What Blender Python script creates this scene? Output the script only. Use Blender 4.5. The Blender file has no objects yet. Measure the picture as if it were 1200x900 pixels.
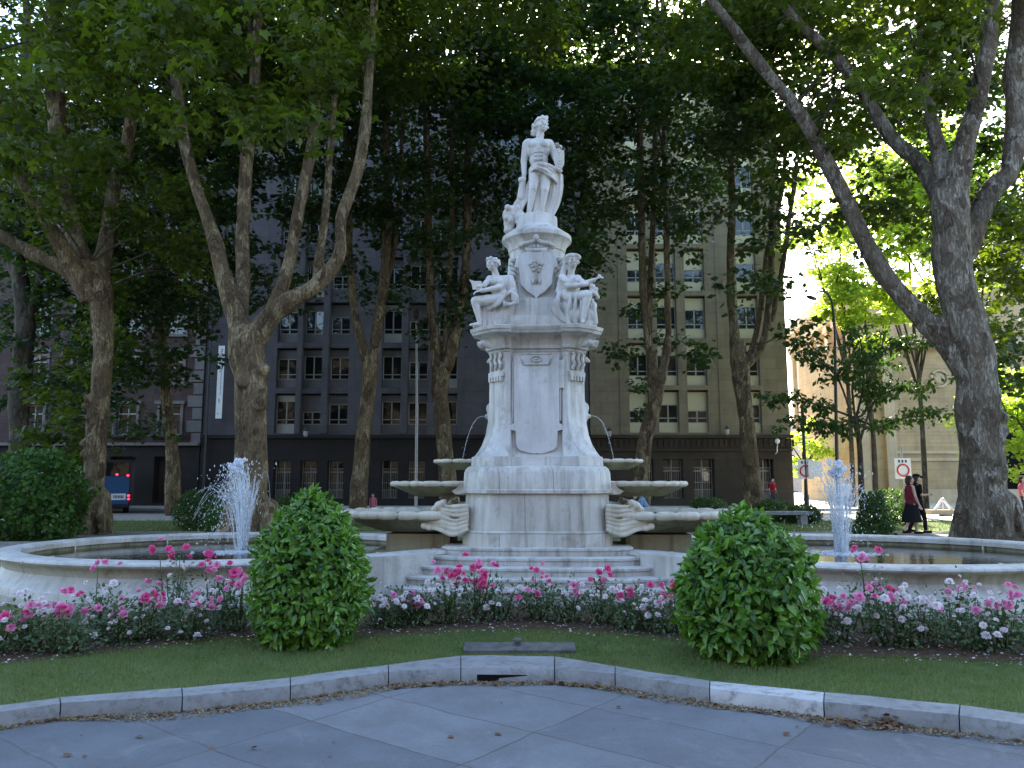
import bpy, bmesh, math, random
import numpy as np
from mathutils import Vector, Matrix, Euler, noise
random.seed(7); RNG = np.random.default_rng(7)
S = bpy.context.scene; COL = S.collection
R = math.radians
# ------------------------------------------------------------------ camera
CAMZ = 1.6; PITCH = R(7.3); F = 900.0
cd = bpy.data.cameras.new('camera'); cam = bpy.data.objects.new('camera', cd); COL.objects.link(cam)
cd.sensor_width = 36; cd.lens = 27.0; cd.clip_end = 2000; cd.clip_start = 0.05
cam.location = (0, 0, CAMZ); cam.rotation_euler = (math.pi/2 + PITCH, 0, 0); S.camera = cam
def ray(px, py):
    dx = (px-600)/F; dy = (450-py)/F
    return Vector((dx, math.cos(PITCH)-dy*math.sin(PITCH), math.sin(PITCH)+dy*math.cos(PITCH)))
def W(px, py, Y):
    d = ray(px, py); return Vector((0, 0, CAMZ)) + d*(Y/d.y)
def G(px, py, z=0.0):
    d = ray(px, py); return Vector((0, 0, CAMZ)) + d*((z-CAMZ)/d.z)
# ------------------------------------------------------------------ light
w = bpy.data.worlds.new("World"); S.world = w; w.use_nodes = True
nt = w.node_tree; bg = nt.nodes['Background']
sky = nt.nodes.new('ShaderNodeTexSky'); sky.sky_type = 'NISHITA'; sky.sun_disc = False
SUN_EL, SUN_AZ = R(30), R(12)          # azimuth measured from +Y towards +X
sky.sun_elevation = SUN_EL; sky.sun_rotation = SUN_AZ
sky.air_density = 1.0; sky.dust_density = 1.2; sky.ozone_density = 1.0
nt.links.new(sky.outputs[0], bg.inputs[0]); bg.inputs[1].default_value = 0.145
sd = bpy.data.lights.new('sun', 'SUN'); sun = bpy.data.objects.new('sun', sd); COL.objects.link(sun)
sd.energy = 5.0; sd.angle = R(0.5); sd.color = (1, 0.93, 0.80)
tos = Vector((math.sin(SUN_AZ)*math.cos(SUN_EL), math.cos(SUN_AZ)*math.cos(SUN_EL), math.sin(SUN_EL)))
sun.rotation_euler = tos.to_track_quat('Z', 'Y').to_euler()
S.view_settings.view_transform = 'Standard'; S.view_settings.look = 'None'
S.view_settings.exposure = 2.62; S.view_settings.gamma = 1.0
S.view_settings.use_curve_mapping = False
S.render.engine = 'CYCLES'
S.cycles.max_bounces = 7; S.cycles.transparent_max_bounces = 12
S.cycles.use_denoising = True
# ------------------------------------------------------------------ materials
class M:
    def __init__(s, name, rough=0.8, spec=0.3):
        s.m = bpy.data.materials.new(name); s.m.use_nodes = True; s.t = s.m.node_tree
        s.n = s.t.nodes; s.l = s.t.links; s.b = s.n['Principled BSDF']
        s.b.inputs['Roughness'].default_value = rough; s.b.inputs['Specular IOR Level'].default_value = spec
        s.co = s.n.new('ShaderNodeNewGeometry').outputs['Position']
    def oco(s):
        s.co = s.n.new('ShaderNodeTexCoord').outputs['Object']; return s
    def scale(s, sc, rot=(0, 0, 0), loc=(0, 0, 0)):
        mp = s.n.new('ShaderNodeMapping'); mp.inputs['Scale'].default_value = sc; mp.inputs['Rotation'].default_value = rot
        mp.inputs['Location'].default_value = loc
        s.l.new(s.co, mp.inputs[0]); return mp.outputs[0]
    def noise(s, scale, detail=4, rough=0.6, vec=None, dist=0):
        n = s.n.new('ShaderNodeTexNoise'); n.inputs['Scale'].default_value = scale; n.inputs['Detail'].default_value = detail
        n.inputs['Roughness'].default_value = rough; n.inputs['Distortion'].default_value = dist
        s.l.new(vec or s.co, n.inputs['Vector']); return n.outputs['Fac']
    def vor(s, scale, vec=None, feat='F1', out='Distance'):
        n = s.n.new('ShaderNodeTexVoronoi'); n.inputs['Scale'].default_value = scale; n.feature = feat
        s.l.new(vec or s.co, n.inputs['Vector']); return n.outputs[out]
    def ramp(s, fac, stops):
        r = s.n.new('ShaderNodeValToRGB'); e = r.color_ramp.elements
        while len(e) < len(stops): e.new(0.5)
        for i, (p, c) in enumerate(stops):
            e[i].position = p; c = (c, c, c) if isinstance(c, (int, float)) else c; e[i].color = (*c, 1)
        s.l.new(fac, r.inputs[0]); return r.outputs[0]
    def mix(s, fac, a, b, mode='MIX'):
        x = s.n.new('ShaderNodeMix'); x.data_type = 'RGBA'; x.blend_type = mode
        for k, v in ((0, fac), (6, a), (7, b)):
            if hasattr(v, 'is_output'): s.l.new(v, x.inputs[k])
            elif k == 0: x.inputs[0].default_value = v
            else: x.inputs[k].default_value = (*v, 1)
        return x.outputs[2]
    def math(s, op, a, b=0.5, c=None):
        x = s.n.new('ShaderNodeMath'); x.operation = op
        for k, v in enumerate((a, b, c)):
            if v is None: continue
            if hasattr(v, 'is_output'): s.l.new(v, x.inputs[k])
            else: x.inputs[k].default_value = v
        return x.outputs[0]
    def attr(s, name):
        a = s.n.new('ShaderNodeAttribute'); a.attribute_name = name; return a.outputs['Fac']
    def col(s, c):
        if hasattr(c, 'is_output'): s.l.new(c, s.b.inputs['Base Color'])
        else: s.b.inputs['Base Color'].default_value = (*c, 1)
        return s
    def bump(s, h, strength=0.4, dist=0.02):
        b = s.n.new('ShaderNodeBump'); b.inputs['Strength'].default_value = strength; b.inputs['Distance'].default_value = dist
        s.l.new(h, b.inputs['Height']); s.l.new(b.outputs[0], s.b.inputs['Normal']); return s
    def rough(s, r):
        s.l.new(r, s.b.inputs['Roughness']); return s
def plain(name, c, rough=0.6, spec=0.3, metal=0, var=0.15, nscale=6):
    m = M(name, rough, spec); m.b.inputs['Metallic'].default_value = metal
    n = m.noise(nscale, 5)
    m.col(m.ramp(n, [(0.25, tuple(v*(1-var) for v in c)), (0.75, tuple(min(1, v*(1+var)) for v in c))])); return m.m
MT = {}
def marble(name, c1, c2, stain, amt=0.5, joints=False):
    m = M(name, 0.55, 0.35)
    big = m.noise(1.1, 5, 0.6, dist=0.4); st = m.noise(1.0, 6, 0.65, m.scale((7, 7, 0.7)))
    fine = m.noise(28, 4); blot = m.noise(3.2, 5, 0.7)
    c = m.ramp(big, [(0.32, c2), (0.60, c1)])
    if joints:
        br = m.n.new('ShaderNodeTexBrick'); br.offset = 0.5; br.inputs['Scale'].default_value = 1; br.inputs['Mortar Size'].default_value = 0.006; br.inputs['Mortar Smooth'].default_value = 0.4; br.inputs['Brick Width'].default_value = 0.78; br.inputs['Row Height'].default_value = 0.556
        br.inputs['Color1'].default_value = (1, 1, 1, 1); br.inputs['Color2'].default_value = (0.86, 0.86, 0.84, 1); br.inputs['Mortar'].default_value = (0.45, 0.43, 0.4, 1)
        tc = m.n.new('ShaderNodeTexCoord').outputs['Object']; sx = m.n.new('ShaderNodeSeparateXYZ'); m.l.new(tc, sx.inputs[0]); cb = m.n.new('ShaderNodeCombineXYZ'); m.l.new(m.math('ADD', m.math('ADD', sx.outputs[0], 0.39), m.math('MULTIPLY', sx.outputs[1], 0.6)), cb.inputs[0]); m.l.new(m.math('ADD', sx.outputs[2], 0.23), cb.inputs[1]); m.l.new(cb.outputs[0], br.inputs['Vector'])
        c = m.mix(1.0, c, br.outputs['Color'], 'MULTIPLY')
    c = m.mix(m.math('MULTIPLY', m.ramp(st, [(0.48, 0.0), (0.72, 1.0)]), amt), c, stain)
    c = m.mix(m.math('MULTIPLY', m.ramp(blot, [(0.56, 0.0), (0.72, 1.0)]), amt*0.7), c, tuple(v*0.75 for v in stain))
    c = m.mix(m.math('MULTIPLY', m.ramp(fine, [(0.55, 0.0), (0.8, 1.0)]), 0.25), c, tuple(v*0.6 for v in stain))
    m.col(c).bump(m.noise(40, 5), 0.25, 0.01); return m.m
MT['marble'] = marble('white marble', (0.61, 0.59, 0.55), (0.41, 0.395, 0.36), (0.20, 0.175, 0.125), 0.75)
MT['plinth'] = marble('jointed marble blocks', (0.60, 0.58, 0.53), (0.42, 0.40, 0.36), (0.22, 0.19, 0.13), 0.75, True)
MT['tablet'] = marble('pale marble tablet', (0.63, 0.62, 0.60), (0.47, 0.465, 0.45), (0.28, 0.25, 0.19), 0.55)
MT['statue'] = marble('statue marble', (0.62, 0.60, 0.56), (0.47, 0.45, 0.41), (0.17, 0.155, 0.12), 0.6)
MT['shell'] = marble('weathered limestone', (0.60, 0.55, 0.44), (0.45, 0.41, 0.32), (0.22, 0.20, 0.11), 0.6)
MT['algae'] = marble('algae stained stone', (0.31, 0.29, 0.19), (0.17, 0.16, 0.10), (0.07, 0.068, 0.04), 0.8)
MT['step'] = marble('worn step stone', (0.55, 0.53, 0.49), (0.38, 0.365, 0.33), (0.15, 0.13, 0.10), 0.75)
MT['basin'] = marble('basin stone', (0.56, 0.54, 0.50), (0.40, 0.385, 0.35), (0.19, 0.165, 0.12), 0.65)
def stone(name, c, groove=None, var=0.25, rough=0.85, gscale=(1, 1, 1)):
    m = M(name, rough, 0.25); n = m.noise(0.7, 6, 0.7); f = m.noise(14, 5)
    st = m.noise(1.2, 5, 0.6, m.scale((3, 3, 0.25)))
    cc = m.ramp(n, [(0.3, tuple(v*(1-var) for v in c)), (0.7, tuple(v*(1+var*0.5) for v in c))])
    cc = m.mix(m.math('MULTIPLY', m.ramp(st, [(0.5, 0.0), (0.75, 1.0)]), 0.45), cc, tuple(v*0.55 for v in c))
    cc = m.mix(m.math('MULTIPLY', m.ramp(f, [(0.5, 0.0), (0.8, 1.0)]), 0.2), cc, tuple(v*0.7 for v in c))
    if groove:
        br = m.n.new('ShaderNodeTexBrick'); br.offset = 0.5
        br.inputs['Scale'].default_value = 1; br.inputs['Mortar Size'].default_value = 0.012; br.inputs['Mortar Smooth'].default_value = 0.3
        br.inputs['Brick Width'].default_value = groove[0]; br.inputs['Row Height'].default_value = groove[1]
        br.inputs['Color1'].default_value = (1, 1, 1, 1); br.inputs['Color2'].default_value = (0.88, 0.88, 0.88, 1); br.inputs['Mortar'].default_value = (0.55, 0.55, 0.55, 1)
        sx = m.n.new('ShaderNodeSeparateXYZ'); m.l.new(m.co, sx.inputs[0])
        cb = m.n.new('ShaderNodeCombineXYZ'); m.l.new(m.math('ADD', sx.outputs[0], m.math('MULTIPLY', sx.outputs[1], 0.83)), cb.inputs[0]); m.l.new(sx.outputs[2], cb.inputs[1])
        m.l.new(cb.outputs[0], br.inputs['Vector'])
        cc = m.mix(1.0, cc, br.outputs['Color'], 'MULTIPLY')
    m.col(cc).bump(f, 0.3, 0.02); return m.m
MT['grey_wall'] = stone('grey rendered facade', (0.10, 0.09, 0.095), (2.4, 0.75))
MT['beige_wall'] = stone('beige stone facade', (0.22, 0.18, 0.115), (2.4, 0.75))
MT['dark_stone'] = stone('dark granite ground floor', (0.026, 0.021, 0.019), (1.6, 0.6))
MT['brown_stone'] = stone('brown stone ground floor', (0.055, 0.042, 0.029), (1.6, 0.6))
MT['red_wall'] = stone('reddish stone facade', (0.085, 0.056, 0.05), (1.2, 0.45))
MT['quoin'] = stone('pale quoin stone', (0.17, 0.155, 0.148))
MT['sand_wall'] = stone('sandstone blocks', (0.50, 0.36, 0.20), (14.0, 0.85))
MT['sand_trim'] = stone('pale sandstone trim', (0.55, 0.43, 0.28))
MT['far_wall'] = stone('far pale building', (0.5, 0.46, 0.4), (2, 0.6))
MT['frame'] = plain('pale window frame', (0.36, 0.34, 0.29), 0.5)
MT['blind'] = plain('cream roller blind', (0.52, 0.47, 0.30), 0.7, var=0.05)
MT['greyblind'] = plain('grey roller blind', (0.15, 0.14, 0.135), 0.8, var=0.05)
MT['iron'] = plain('dark painted iron', (0.03, 0.03, 0.032), 0.5, 0.4)
MT['grille'] = plain('pale grille bars', (0.34, 0.32, 0.28), 0.5)
MT['steel'] = plain('galvanised steel', (0.32, 0.32, 0.31), 0.45, 0.5, 0.3)
gm = M('dark window glass', 0.03, 0.5); gm.col((0.012, 0.014, 0.016)); gm.b.inputs['IOR'].default_value = 1.5
gm.bump(gm.noise(0.6, 2), 0.06, 0.2); MT['glass'] = gm.m
# bark
def bark(name, light, mid, dark):
    m = M(name, 0.9, 0.15)
    v = m.scale((1, 1, 0.45)); dn = m.noise(2.0, 5, 0.6, v)
    vv = m.n.new('ShaderNodeVectorMath'); vv.operation = 'ADD'; m.l.new(v, vv.inputs[0])
    cn = m.n.new('ShaderNodeTexNoise'); cn.inputs['Scale'].default_value = 5; cn.inputs['Detail'].default_value = 4; m.l.new(v, cn.inputs['Vector'])
    sc = m.n.new('ShaderNodeVectorMath'); sc.operation = 'SCALE'; sc.inputs['Scale'].default_value = 0.35; m.l.new(cn.outputs['Color'], sc.inputs[0]); m.l.new(sc.outputs[0], vv.inputs[1])
    n = m.n.new('ShaderNodeTexVoronoi'); n.inputs['Scale'].default_value = 5.0; m.l.new(vv.outputs[0], n.inputs['Vector'])
    n2 = m.n.new('ShaderNodeTexVoronoi'); n2.inputs['Scale'].default_value = 24; m.l.new(vv.outputs[0], n2.inputs['Vector'])
    r1 = m.n.new('ShaderNodeSeparateColor'); m.l.new(n.outputs['Color'], r1.inputs[0])
    r2 = m.n.new('ShaderNodeSeparateColor'); m.l.new(n2.outputs['Color'], r2.inputs[0])
    s = m.math('ADD', m.math('MULTIPLY', r1.outputs[0], 0.6), m.math('MULTIPLY', r2.outputs[0], 0.4))
    c = m.ramp(s, [(0.18, dark), (0.42, mid), (0.60, tuple(a*0.8+b*0.2 for a, b in zip(mid, light))), (0.8, light)])
    ridg = m.noise(11, 8, 0.75, m.scale((1.8, 1.8, 0.30)))
    c = m.mix(m.math('MULTIPLY', m.ramp(ridg, [(0.42, 1.0), (0.60, 0.0)]), 0.75), c, dark)
    c = m.mix(m.math('MULTIPLY', m.ramp(m.noise(1.1, 5, 0.65), [(0.45, 0.0), (0.65, 1.0)]), 0.5), c, mid)
    m.col(c).bump(m.math('ADD', m.math('MULTIPLY', s, 0.8), ridg), 0.8, 0.035); return m.m
MT['bark'] = bark('mottled plane bark', (0.40, 0.32, 0.19), (0.155, 0.112, 0.063), (0.054, 0.038, 0.023))
MT['bark_grey'] = bark('grey brown plane bark', (0.42, 0.39, 0.325), (0.165, 0.13, 0.095), (0.058, 0.043, 0.031))
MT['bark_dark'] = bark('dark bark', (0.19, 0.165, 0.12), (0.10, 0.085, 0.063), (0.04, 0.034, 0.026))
def leafm(name, dark, light, trans, tr=0.35, rough=0.5, gloss=0.3):
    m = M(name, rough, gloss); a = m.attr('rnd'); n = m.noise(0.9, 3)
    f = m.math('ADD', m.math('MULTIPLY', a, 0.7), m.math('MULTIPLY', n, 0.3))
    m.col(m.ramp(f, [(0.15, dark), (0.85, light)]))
    t = m.n.new('ShaderNodeBsdfTranslucent'); t.inputs[0].default_value = (*trans, 1)
    x = m.n.new('ShaderNodeMixShader'); x.inputs[0].default_value = tr
    m.l.new(m.b.outputs[0], x.inputs[1]); m.l.new(t.outputs[0], x.inputs[2])
    m.l.new(x.outputs[0], m.n['Material Output'].inputs[0]); return m.m
MT['leaf'] = leafm('plane leaves', (0.009, 0.018, 0.004), (0.088, 0.128, 0.011), (0.17, 0.25, 0.01), 0.33)
MT['leaf_far'] = leafm('shaded plane leaves', (0.008, 0.018, 0.005), (0.023, 0.044, 0.010), (0.085, 0.17, 0.014), 0.28)  # darker copy of the plane leaves, canopy shade put into the colour
MT['leaf_sunlit'] = leafm('sunlit lime leaves', (0.07, 0.13, 0.015), (0.13, 0.2, 0.03), (0.62, 0.80, 0.08), 0.6)  # backlit sun glow put into the leaf colour and a brighter translucent tint
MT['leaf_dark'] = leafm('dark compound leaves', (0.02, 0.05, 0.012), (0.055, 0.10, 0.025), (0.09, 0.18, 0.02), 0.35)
MT['laurel'] = leafm('glossy laurel leaves', (0.022, 0.075, 0.010), (0.155, 0.32, 0.034), (0.18, 0.40, 0.03), 0.25, 0.34, 0.5)
MT['shrub'] = leafm('shrub leaves', (0.028, 0.075, 0.014), (0.065, 0.15, 0.024), (0.1, 0.2, 0.02), 0.3)
MT['rose_leaf'] = leafm('rose leaves', (0.045, 0.09, 0.038), (0.16, 0.225, 0.11), (0.08, 0.15, 0.03), 0.25)
MT['stem'] = plain('green brown stem', (0.07, 0.10, 0.03), 0.7)
MT['twig'] = plain('brown twig', (0.10, 0.075, 0.05), 0.9)
def petal(name, a, b):
    m = leafm(name, a, b, tuple(min(1, v*1.1) for v in b), 0.3, 0.6, 0.1); return m
MT['pink'] = petal('hot pink petals', (0.70, 0.06, 0.25), (0.88, 0.22, 0.45))
MT['rose'] = petal('soft pink petals', (0.74, 0.22, 0.44), (0.88, 0.42, 0.60))
MT['white'] = petal('blush white petals', (0.78, 0.66, 0.68), (0.86, 0.80, 0.80))
gr = M('lawn turf', 0.95, 0.1); a = gr.noise(2.2, 5); b2 = gr.noise(30, 4)
c = gr.ramp(a, [(0.3, (0.08, 0.12, 0.035)), (0.7, (0.165, 0.185, 0.07))])
c = gr.mix(gr.math('MULTIPLY', gr.ramp(b2, [(0.55, 0.0), (0.75, 1.0)]), 0.5), c, (0.12, 0.10, 0.04))
gr.col(c).bump(gr.noise(90, 4), 0.8, 0.03); MT['lawn'] = gr.m
MT['blade'] = leafm('grass blades', (0.08, 0.145, 0.035), (0.24, 0.28, 0.095), (0.16, 0.22, 0.05), 0.3)
so = M('garden soil', 1.0, 0.1); so.col(so.ramp(so.noise(12, 6, 0.7), [(0.3, (0.045, 0.028, 0.018)), (0.7, (0.13, 0.085, 0.055))])).bump(so.noise(25, 6), 1.0, 0.05); MT['soil'] = so.m
gv = M('gravel path', 0.95, 0.15); gv.col(gv.ramp(gv.noise(18, 7, 0.75), [(0.3, (0.17, 0.15, 0.125)), (0.7, (0.30, 0.27, 0.23))])).bump(gv.noise(50, 4), 0.5, 0.02); MT['gravel'] = gv.m
asph = M('asphalt', 0.9, 0.2); asph.col(asph.ramp(asph.noise(20, 7, 0.75), [(0.3, (0.035, 0.035, 0.037)), (0.7, (0.065, 0.064, 0.063))])); MT['asphalt'] = asph.m
MT['concrete'] = stone('pale pavement concrete', (0.46, 0.42, 0.36))
# flagstones laid diagonally, with joints
fl = M('blue grey flagstones', 0.72, 0.35)
vec = fl.scale((1, 1, 1), (0, 0, R(38)), (0.35, 0.1, 0))
dv = fl.n.new('ShaderNodeVectorMath'); dv.operation = 'ADD'; fl.l.new(vec, dv.inputs[0])
dn = fl.n.new('ShaderNodeTexNoise'); dn.inputs['Scale'].default_value = 3.0; fl.l.new(fl.co, dn.inputs['Vector'])
ds = fl.n.new('ShaderNodeVectorMath'); ds.operation = 'SCALE'; ds.inputs['Scale'].default_value = 0.07; fl.l.new(dn.outputs['Color'], ds.inputs[0]); fl.l.new(ds.outputs[0], dv.inputs[1])
br = fl.n.new('ShaderNodeTexBrick'); br.offset = 0.0; br.inputs['Scale'].default_value = 1.0
br.inputs['Brick Width'].default_value = 1.35; br.inputs['Row Height'].default_value = 0.72
br.inputs['Mortar Size'].default_value = 0.010; br.inputs['Mortar Smooth'].default_value = 0.6
br.inputs['Color1'].default_value = (0.128, 0.136, 0.148, 1); br.inputs['Color2'].default_value = (0.185, 0.192, 0.202, 1); br.inputs['Mortar'].default_value = (0.11, 0.104, 0.095, 1)
fl.l.new(dv.outputs[0], br.inputs['Vector'])
c = fl.mix(1.0, br.outputs['Color'], fl.ramp(fl.noise(1.7, 6, 0.7), [(0.3, 0.78), (0.7, 1.12)]), 'MULTIPLY')
c = fl.mix(fl.math('MULTIPLY', fl.ramp(fl.noise(0.9, 6, 0.65), [(0.50, 0.0), (0.66, 1.0)]), 0.5), c, (0.115, 0.11, 0.10))
c = fl.mix(fl.math('MULTIPLY', fl.ramp(fl.noise(2.6, 7, 0.75, dist=0.8), [(0.55, 0.0), (0.68, 1.0)]), 0.4), c, (0.25, 0.25, 0.245))
c = fl.mix(fl.math('MULTIPLY', fl.ramp(fl.noise(7, 8, 0.8, dist=1.5), [(0.56, 0.0), (0.66, 1.0)]), 0.45), c, (0.10, 0.095, 0.085))
c = fl.mix(1.0, c, fl.ramp(fl.noise(95, 3), [(0.25, 0.82), (0.75, 1.12)]), 'MULTIPLY')
c = fl.mix(fl.math('MULTIPLY', fl.ramp(fl.noise(26, 3, 0.5), [(0.68, 0.0), (0.74, 1.0)]), 0.5), c, (0.12, 0.11, 0.10))
fl.col(c).bump(fl.math('ADD', fl.math('MULTIPLY', br.outputs['Fac'], -0.5), fl.math('MULTIPLY', fl.noise(60, 5), 0.25)), 0.4, 0.012); MT['flag'] = fl.m
def kerbm(name, c):
    k = M(name, 0.75, 0.3); cc = k.ramp(k.noise(3.5, 6, 0.7), [(0.3, tuple(v*0.72 for v in c)), (0.7, tuple(v*1.1 for v in c))])
    cc = k.mix(k.math('MULTIPLY', k.ramp(k.noise(9, 6, 0.75), [(0.50, 0.0), (0.68, 1.0)]), 0.8), cc, (0.11, 0.10, 0.085))
    k.col(cc).bump(k.noise(45, 5), 0.4, 0.012); return k.m
MT['kerb'] = kerbm('grey granite kerb', (0.27, 0.272, 0.27)); MT['kerb_pale'] = kerbm('pale granite kerb', (0.50, 0.50, 0.49))
wm = M('pool water', 0.03, 0.5); wm.b.inputs['IOR'].default_value = 1.4
wm.col(wm.ramp(wm.noise(1.2, 4), [(0.35, (0.014, 0.013, 0.006)), (0.7, (0.036, 0.034, 0.012))]))
wm.bump(wm.math('ADD', wm.noise(5, 3, 0.5, wm.scale((1, 1.6, 1))), wm.math('MULTIPLY', wm.noise(16, 2), 0.3)), 0.06, 0.05); MT['water'] = wm.m
def spray(name, alpha, c=(0.82, 0.87, 0.92)):
    m = M(name, 0.15, 0.6); m.col(c); tp = m.n.new('ShaderNodeBsdfTransparent'); x = m.n.new('ShaderNodeMixShader')
    tl = m.n.new('ShaderNodeBsdfTranslucent'); tl.inputs[0].default_value = (0.85, 0.9, 0.95, 1)
    y = m.n.new('ShaderNodeMixShader'); y.inputs[0].default_value = 0.45; m.l.new(m.b.outputs[0], y.inputs[1]); m.l.new(tl.outputs[0], y.inputs[2])
    nz = m.ramp(m.noise(22, 3), [(0.3, alpha*0.55), (0.7, min(1, alpha*1.3))])
    m.l.new(nz, x.inputs[0]); m.l.new(tp.outputs[0], x.inputs[1]); m.l.new(y.outputs[0], x.inputs[2])
    m.l.new(x.outputs[0], m.n['Material Output'].inputs[0]); return m.m
MT['spray'] = spray('falling water', 0.40); MT['foam'] = spray('white foam', 0.75, (0.85, 0.88, 0.92))
MT['litter'] = leafm('dry leaf litter', (0.09, 0.045, 0.03), (0.22, 0.13, 0.075), (0.2, 0.1, 0.04), 0.1, 0.9, 0.05)
MT['straw'] = leafm('dry plane fluff', (0.20, 0.14, 0.075), (0.36, 0.27, 0.15), (0.2, 0.15, 0.08), 0.1, 0.95, 0.02)
MT['rust'] = M('rusty dark iron plate', 0.7, 0.4).m
mm = M('worn iron cover', 0.6, 0.4); mm.col(mm.ramp(mm.noise(9, 6, 0.7), [(0.35, (0.05, 0.052, 0.05)), (0.6, (0.13, 0.125, 0.115)), (0.75, (0.17, 0.10, 0.06))])); MT['cover'] = mm.m
MT['black'] = plain('black cavity', (0.008, 0.008, 0.008), 0.9, 0.1)
MT['blue'] = plain('blue bus paint', (0.012, 0.075, 0.19), 0.3, 0.5, var=0.06)
MT['navy'] = plain('dark bus body', (0.012, 0.014, 0.02), 0.35, 0.5)
MT['white_paint'] = plain('white paint', (0.72, 0.72, 0.70), 0.45, 0.4, var=0.06)
MT['red_paint'] = plain('red sign paint', (0.55, 0.03, 0.04), 0.4, 0.4, var=0.06)
MT['ink'] = plain('dark lettering', (0.03, 0.03, 0.05), 0.6)
MT['rubber'] = plain('tyre rubber', (0.02, 0.02, 0.02), 0.8)
lt = M('lit red tail lamp'); lt.col((0.5, 0.01, 0.02)); lt.b.inputs['Emission Color'].default_value = (1, 0.02, 0.05, 1); lt.b.inputs['Emission Strength'].default_value = 1.2; MT['tail'] = lt.m
MT['skin'] = plain('skin', (0.50, 0.32, 0.24), 0.55, 0.3, var=0.05); MT['hair'] = plain('dark brown hair', (0.035, 0.02, 0.015), 0.6)
for k, c in dict(maroon=(0.14, 0.02, 0.03), blackcloth=(0.012, 0.012, 0.014), redcloth=(0.22, 0.015, 0.02), jeans=(0.20, 0.32, 0.50), whitecloth=(0.75, 0.73, 0.70), pinkcloth=(0.45, 0.12, 0.17), navycloth=(0.03, 0.04, 0.08)).items(): MT[k] = plain(k, c, 0.85, 0.1)
# ------------------------------------------------------------------ object helpers
def tag(o, label=None, cat=None, group=None, kind=None):
    if label: o['label'] = label
    if cat: o['category'] = cat
    if group: o['group'] = group
    if kind: o['kind'] = kind
    return o
def thing(name, label, cat, loc=(0, 0, 0), rz=0, group=None):
    o = bpy.data.objects.new(name, None); COL.objects.link(o); o.location = loc; o.rotation_euler = (0, 0, rz)
    o.empty_display_size = 0.1; return tag(o, label, cat, group)
def link(name, me, mat, parent=None, smooth=False, loc=None):
    for m in (mat if isinstance(mat, (list, tuple)) else [mat]): me.materials.append(MT[m] if isinstance(m, str) else m)
    if smooth: me.polygons.foreach_set('use_smooth', [True]*len(me.polygons))
    o = bpy.data.objects.new(name, me); COL.objects.link(o)
    if parent: o.parent = parent
    if loc: o.location = loc
    return o
def fin(name, bm, mat, parent=None, smooth=False, loc=None, bevel=0):
    if bevel:
        bmesh.ops.bevel(bm, geom=[e for e in bm.edges if len(e.link_faces) == 2 and e.calc_face_angle(0) > 0.6], offset=bevel, segments=2, affect='EDGES', clamp_overlap=True)
    bmesh.ops.recalc_face_normals(bm, faces=bm.faces[:])
    me = bpy.data.meshes.new(name); bm.to_mesh(me); bm.free(); o = link(name, me, mat, parent, smooth, loc)
    if smooth and smooth != 'all': me.set_sharp_from_angle(angle=R(38))
    return o
def copy_tree(o, parent=None):
    c = o.copy(); COL.objects.link(c)
    if parent: c.parent = parent
    for ch in o.children: copy_tree(ch, c)
    return c
def box(bm, x0, x1, y0, y1, z0, z1, mi=0, rz=0, about=None):
    v = [bm.verts.new((x, y, z)) for z in (z0, z1) for y in (y0, y1) for x in (x0, x1)]
    if rz: bmesh.ops.rotate(bm, verts=v, cent=about or ((x0+x1)/2, (y0+y1)/2, 0), matrix=Matrix.Rotation(rz, 3, 'Z'))
    for f in ((0, 2, 3, 1), (4, 5, 7, 6), (0, 1, 5, 4), (2, 6, 7, 3), (0, 4, 6, 2), (1, 3, 7, 5)):
        bm.faces.new([v[i] for i in f]).material_index = mi
    return v
def loft(bm, rings, cap=True, closed=True, mi=0):
    vs = [[bm.verts.new(p) for p in r] for r in rings]; n = len(vs[0])
    for a, b in zip(vs, vs[1:]):
        for i in range(n if closed else n-1):
            j = (i+1) % n; bm.faces.new((a[i], a[j], b[j], b[i])).material_index = mi
    if cap and closed:
        bm.faces.new(vs[0][::-1]).material_index = mi; bm.faces.new(vs[-1]).material_index = mi
    return vs
def lathe(bm, prof, seg=32, mi=0, c=(0, 0)):
    return loft(bm, [[(c[0]+r*math.cos(2*math.pi*i/seg), c[1]+r*math.sin(2*math.pi*i/seg), z) for i in range(seg)] for r, z in prof], mi=mi)
def prism(bm, pts, y0, y1, mi=0):   # polygon in xz extruded along y
    return loft(bm, [[(x, y0, z) for x, z in pts], [(x, y1, z) for x, z in pts]], mi=mi)
def slab(bm, pts, z0, z1, mi=0):
    return loft(bm, [[(x, y, z0) for x, y in pts], [(x, y, z1) for x, y in pts]], mi=mi)
def cr(pts, n=6, closed=False):
    P = [np.array(p, float) for p in pts]; out = []; L = len(P)
    for i in range(L if closed else L-1):
        p0, p1, p2, p3 = (P[(i+k) % L] for k in (-1, 0, 1, 2)) if closed else (P[max(i-1, 0)], P[i], P[i+1], P[min(i+2, L-1)])
        for t in np.linspace(0, 1, n, endpoint=False):
            out.append(0.5*((2*p1)+(-p0+p2)*t+(2*p0-5*p1+4*p2-p3)*t*t+(-p0+3*p1-3*p2+p3)*t**3))
    if not closed: out.append(P[-1])
    return out
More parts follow.
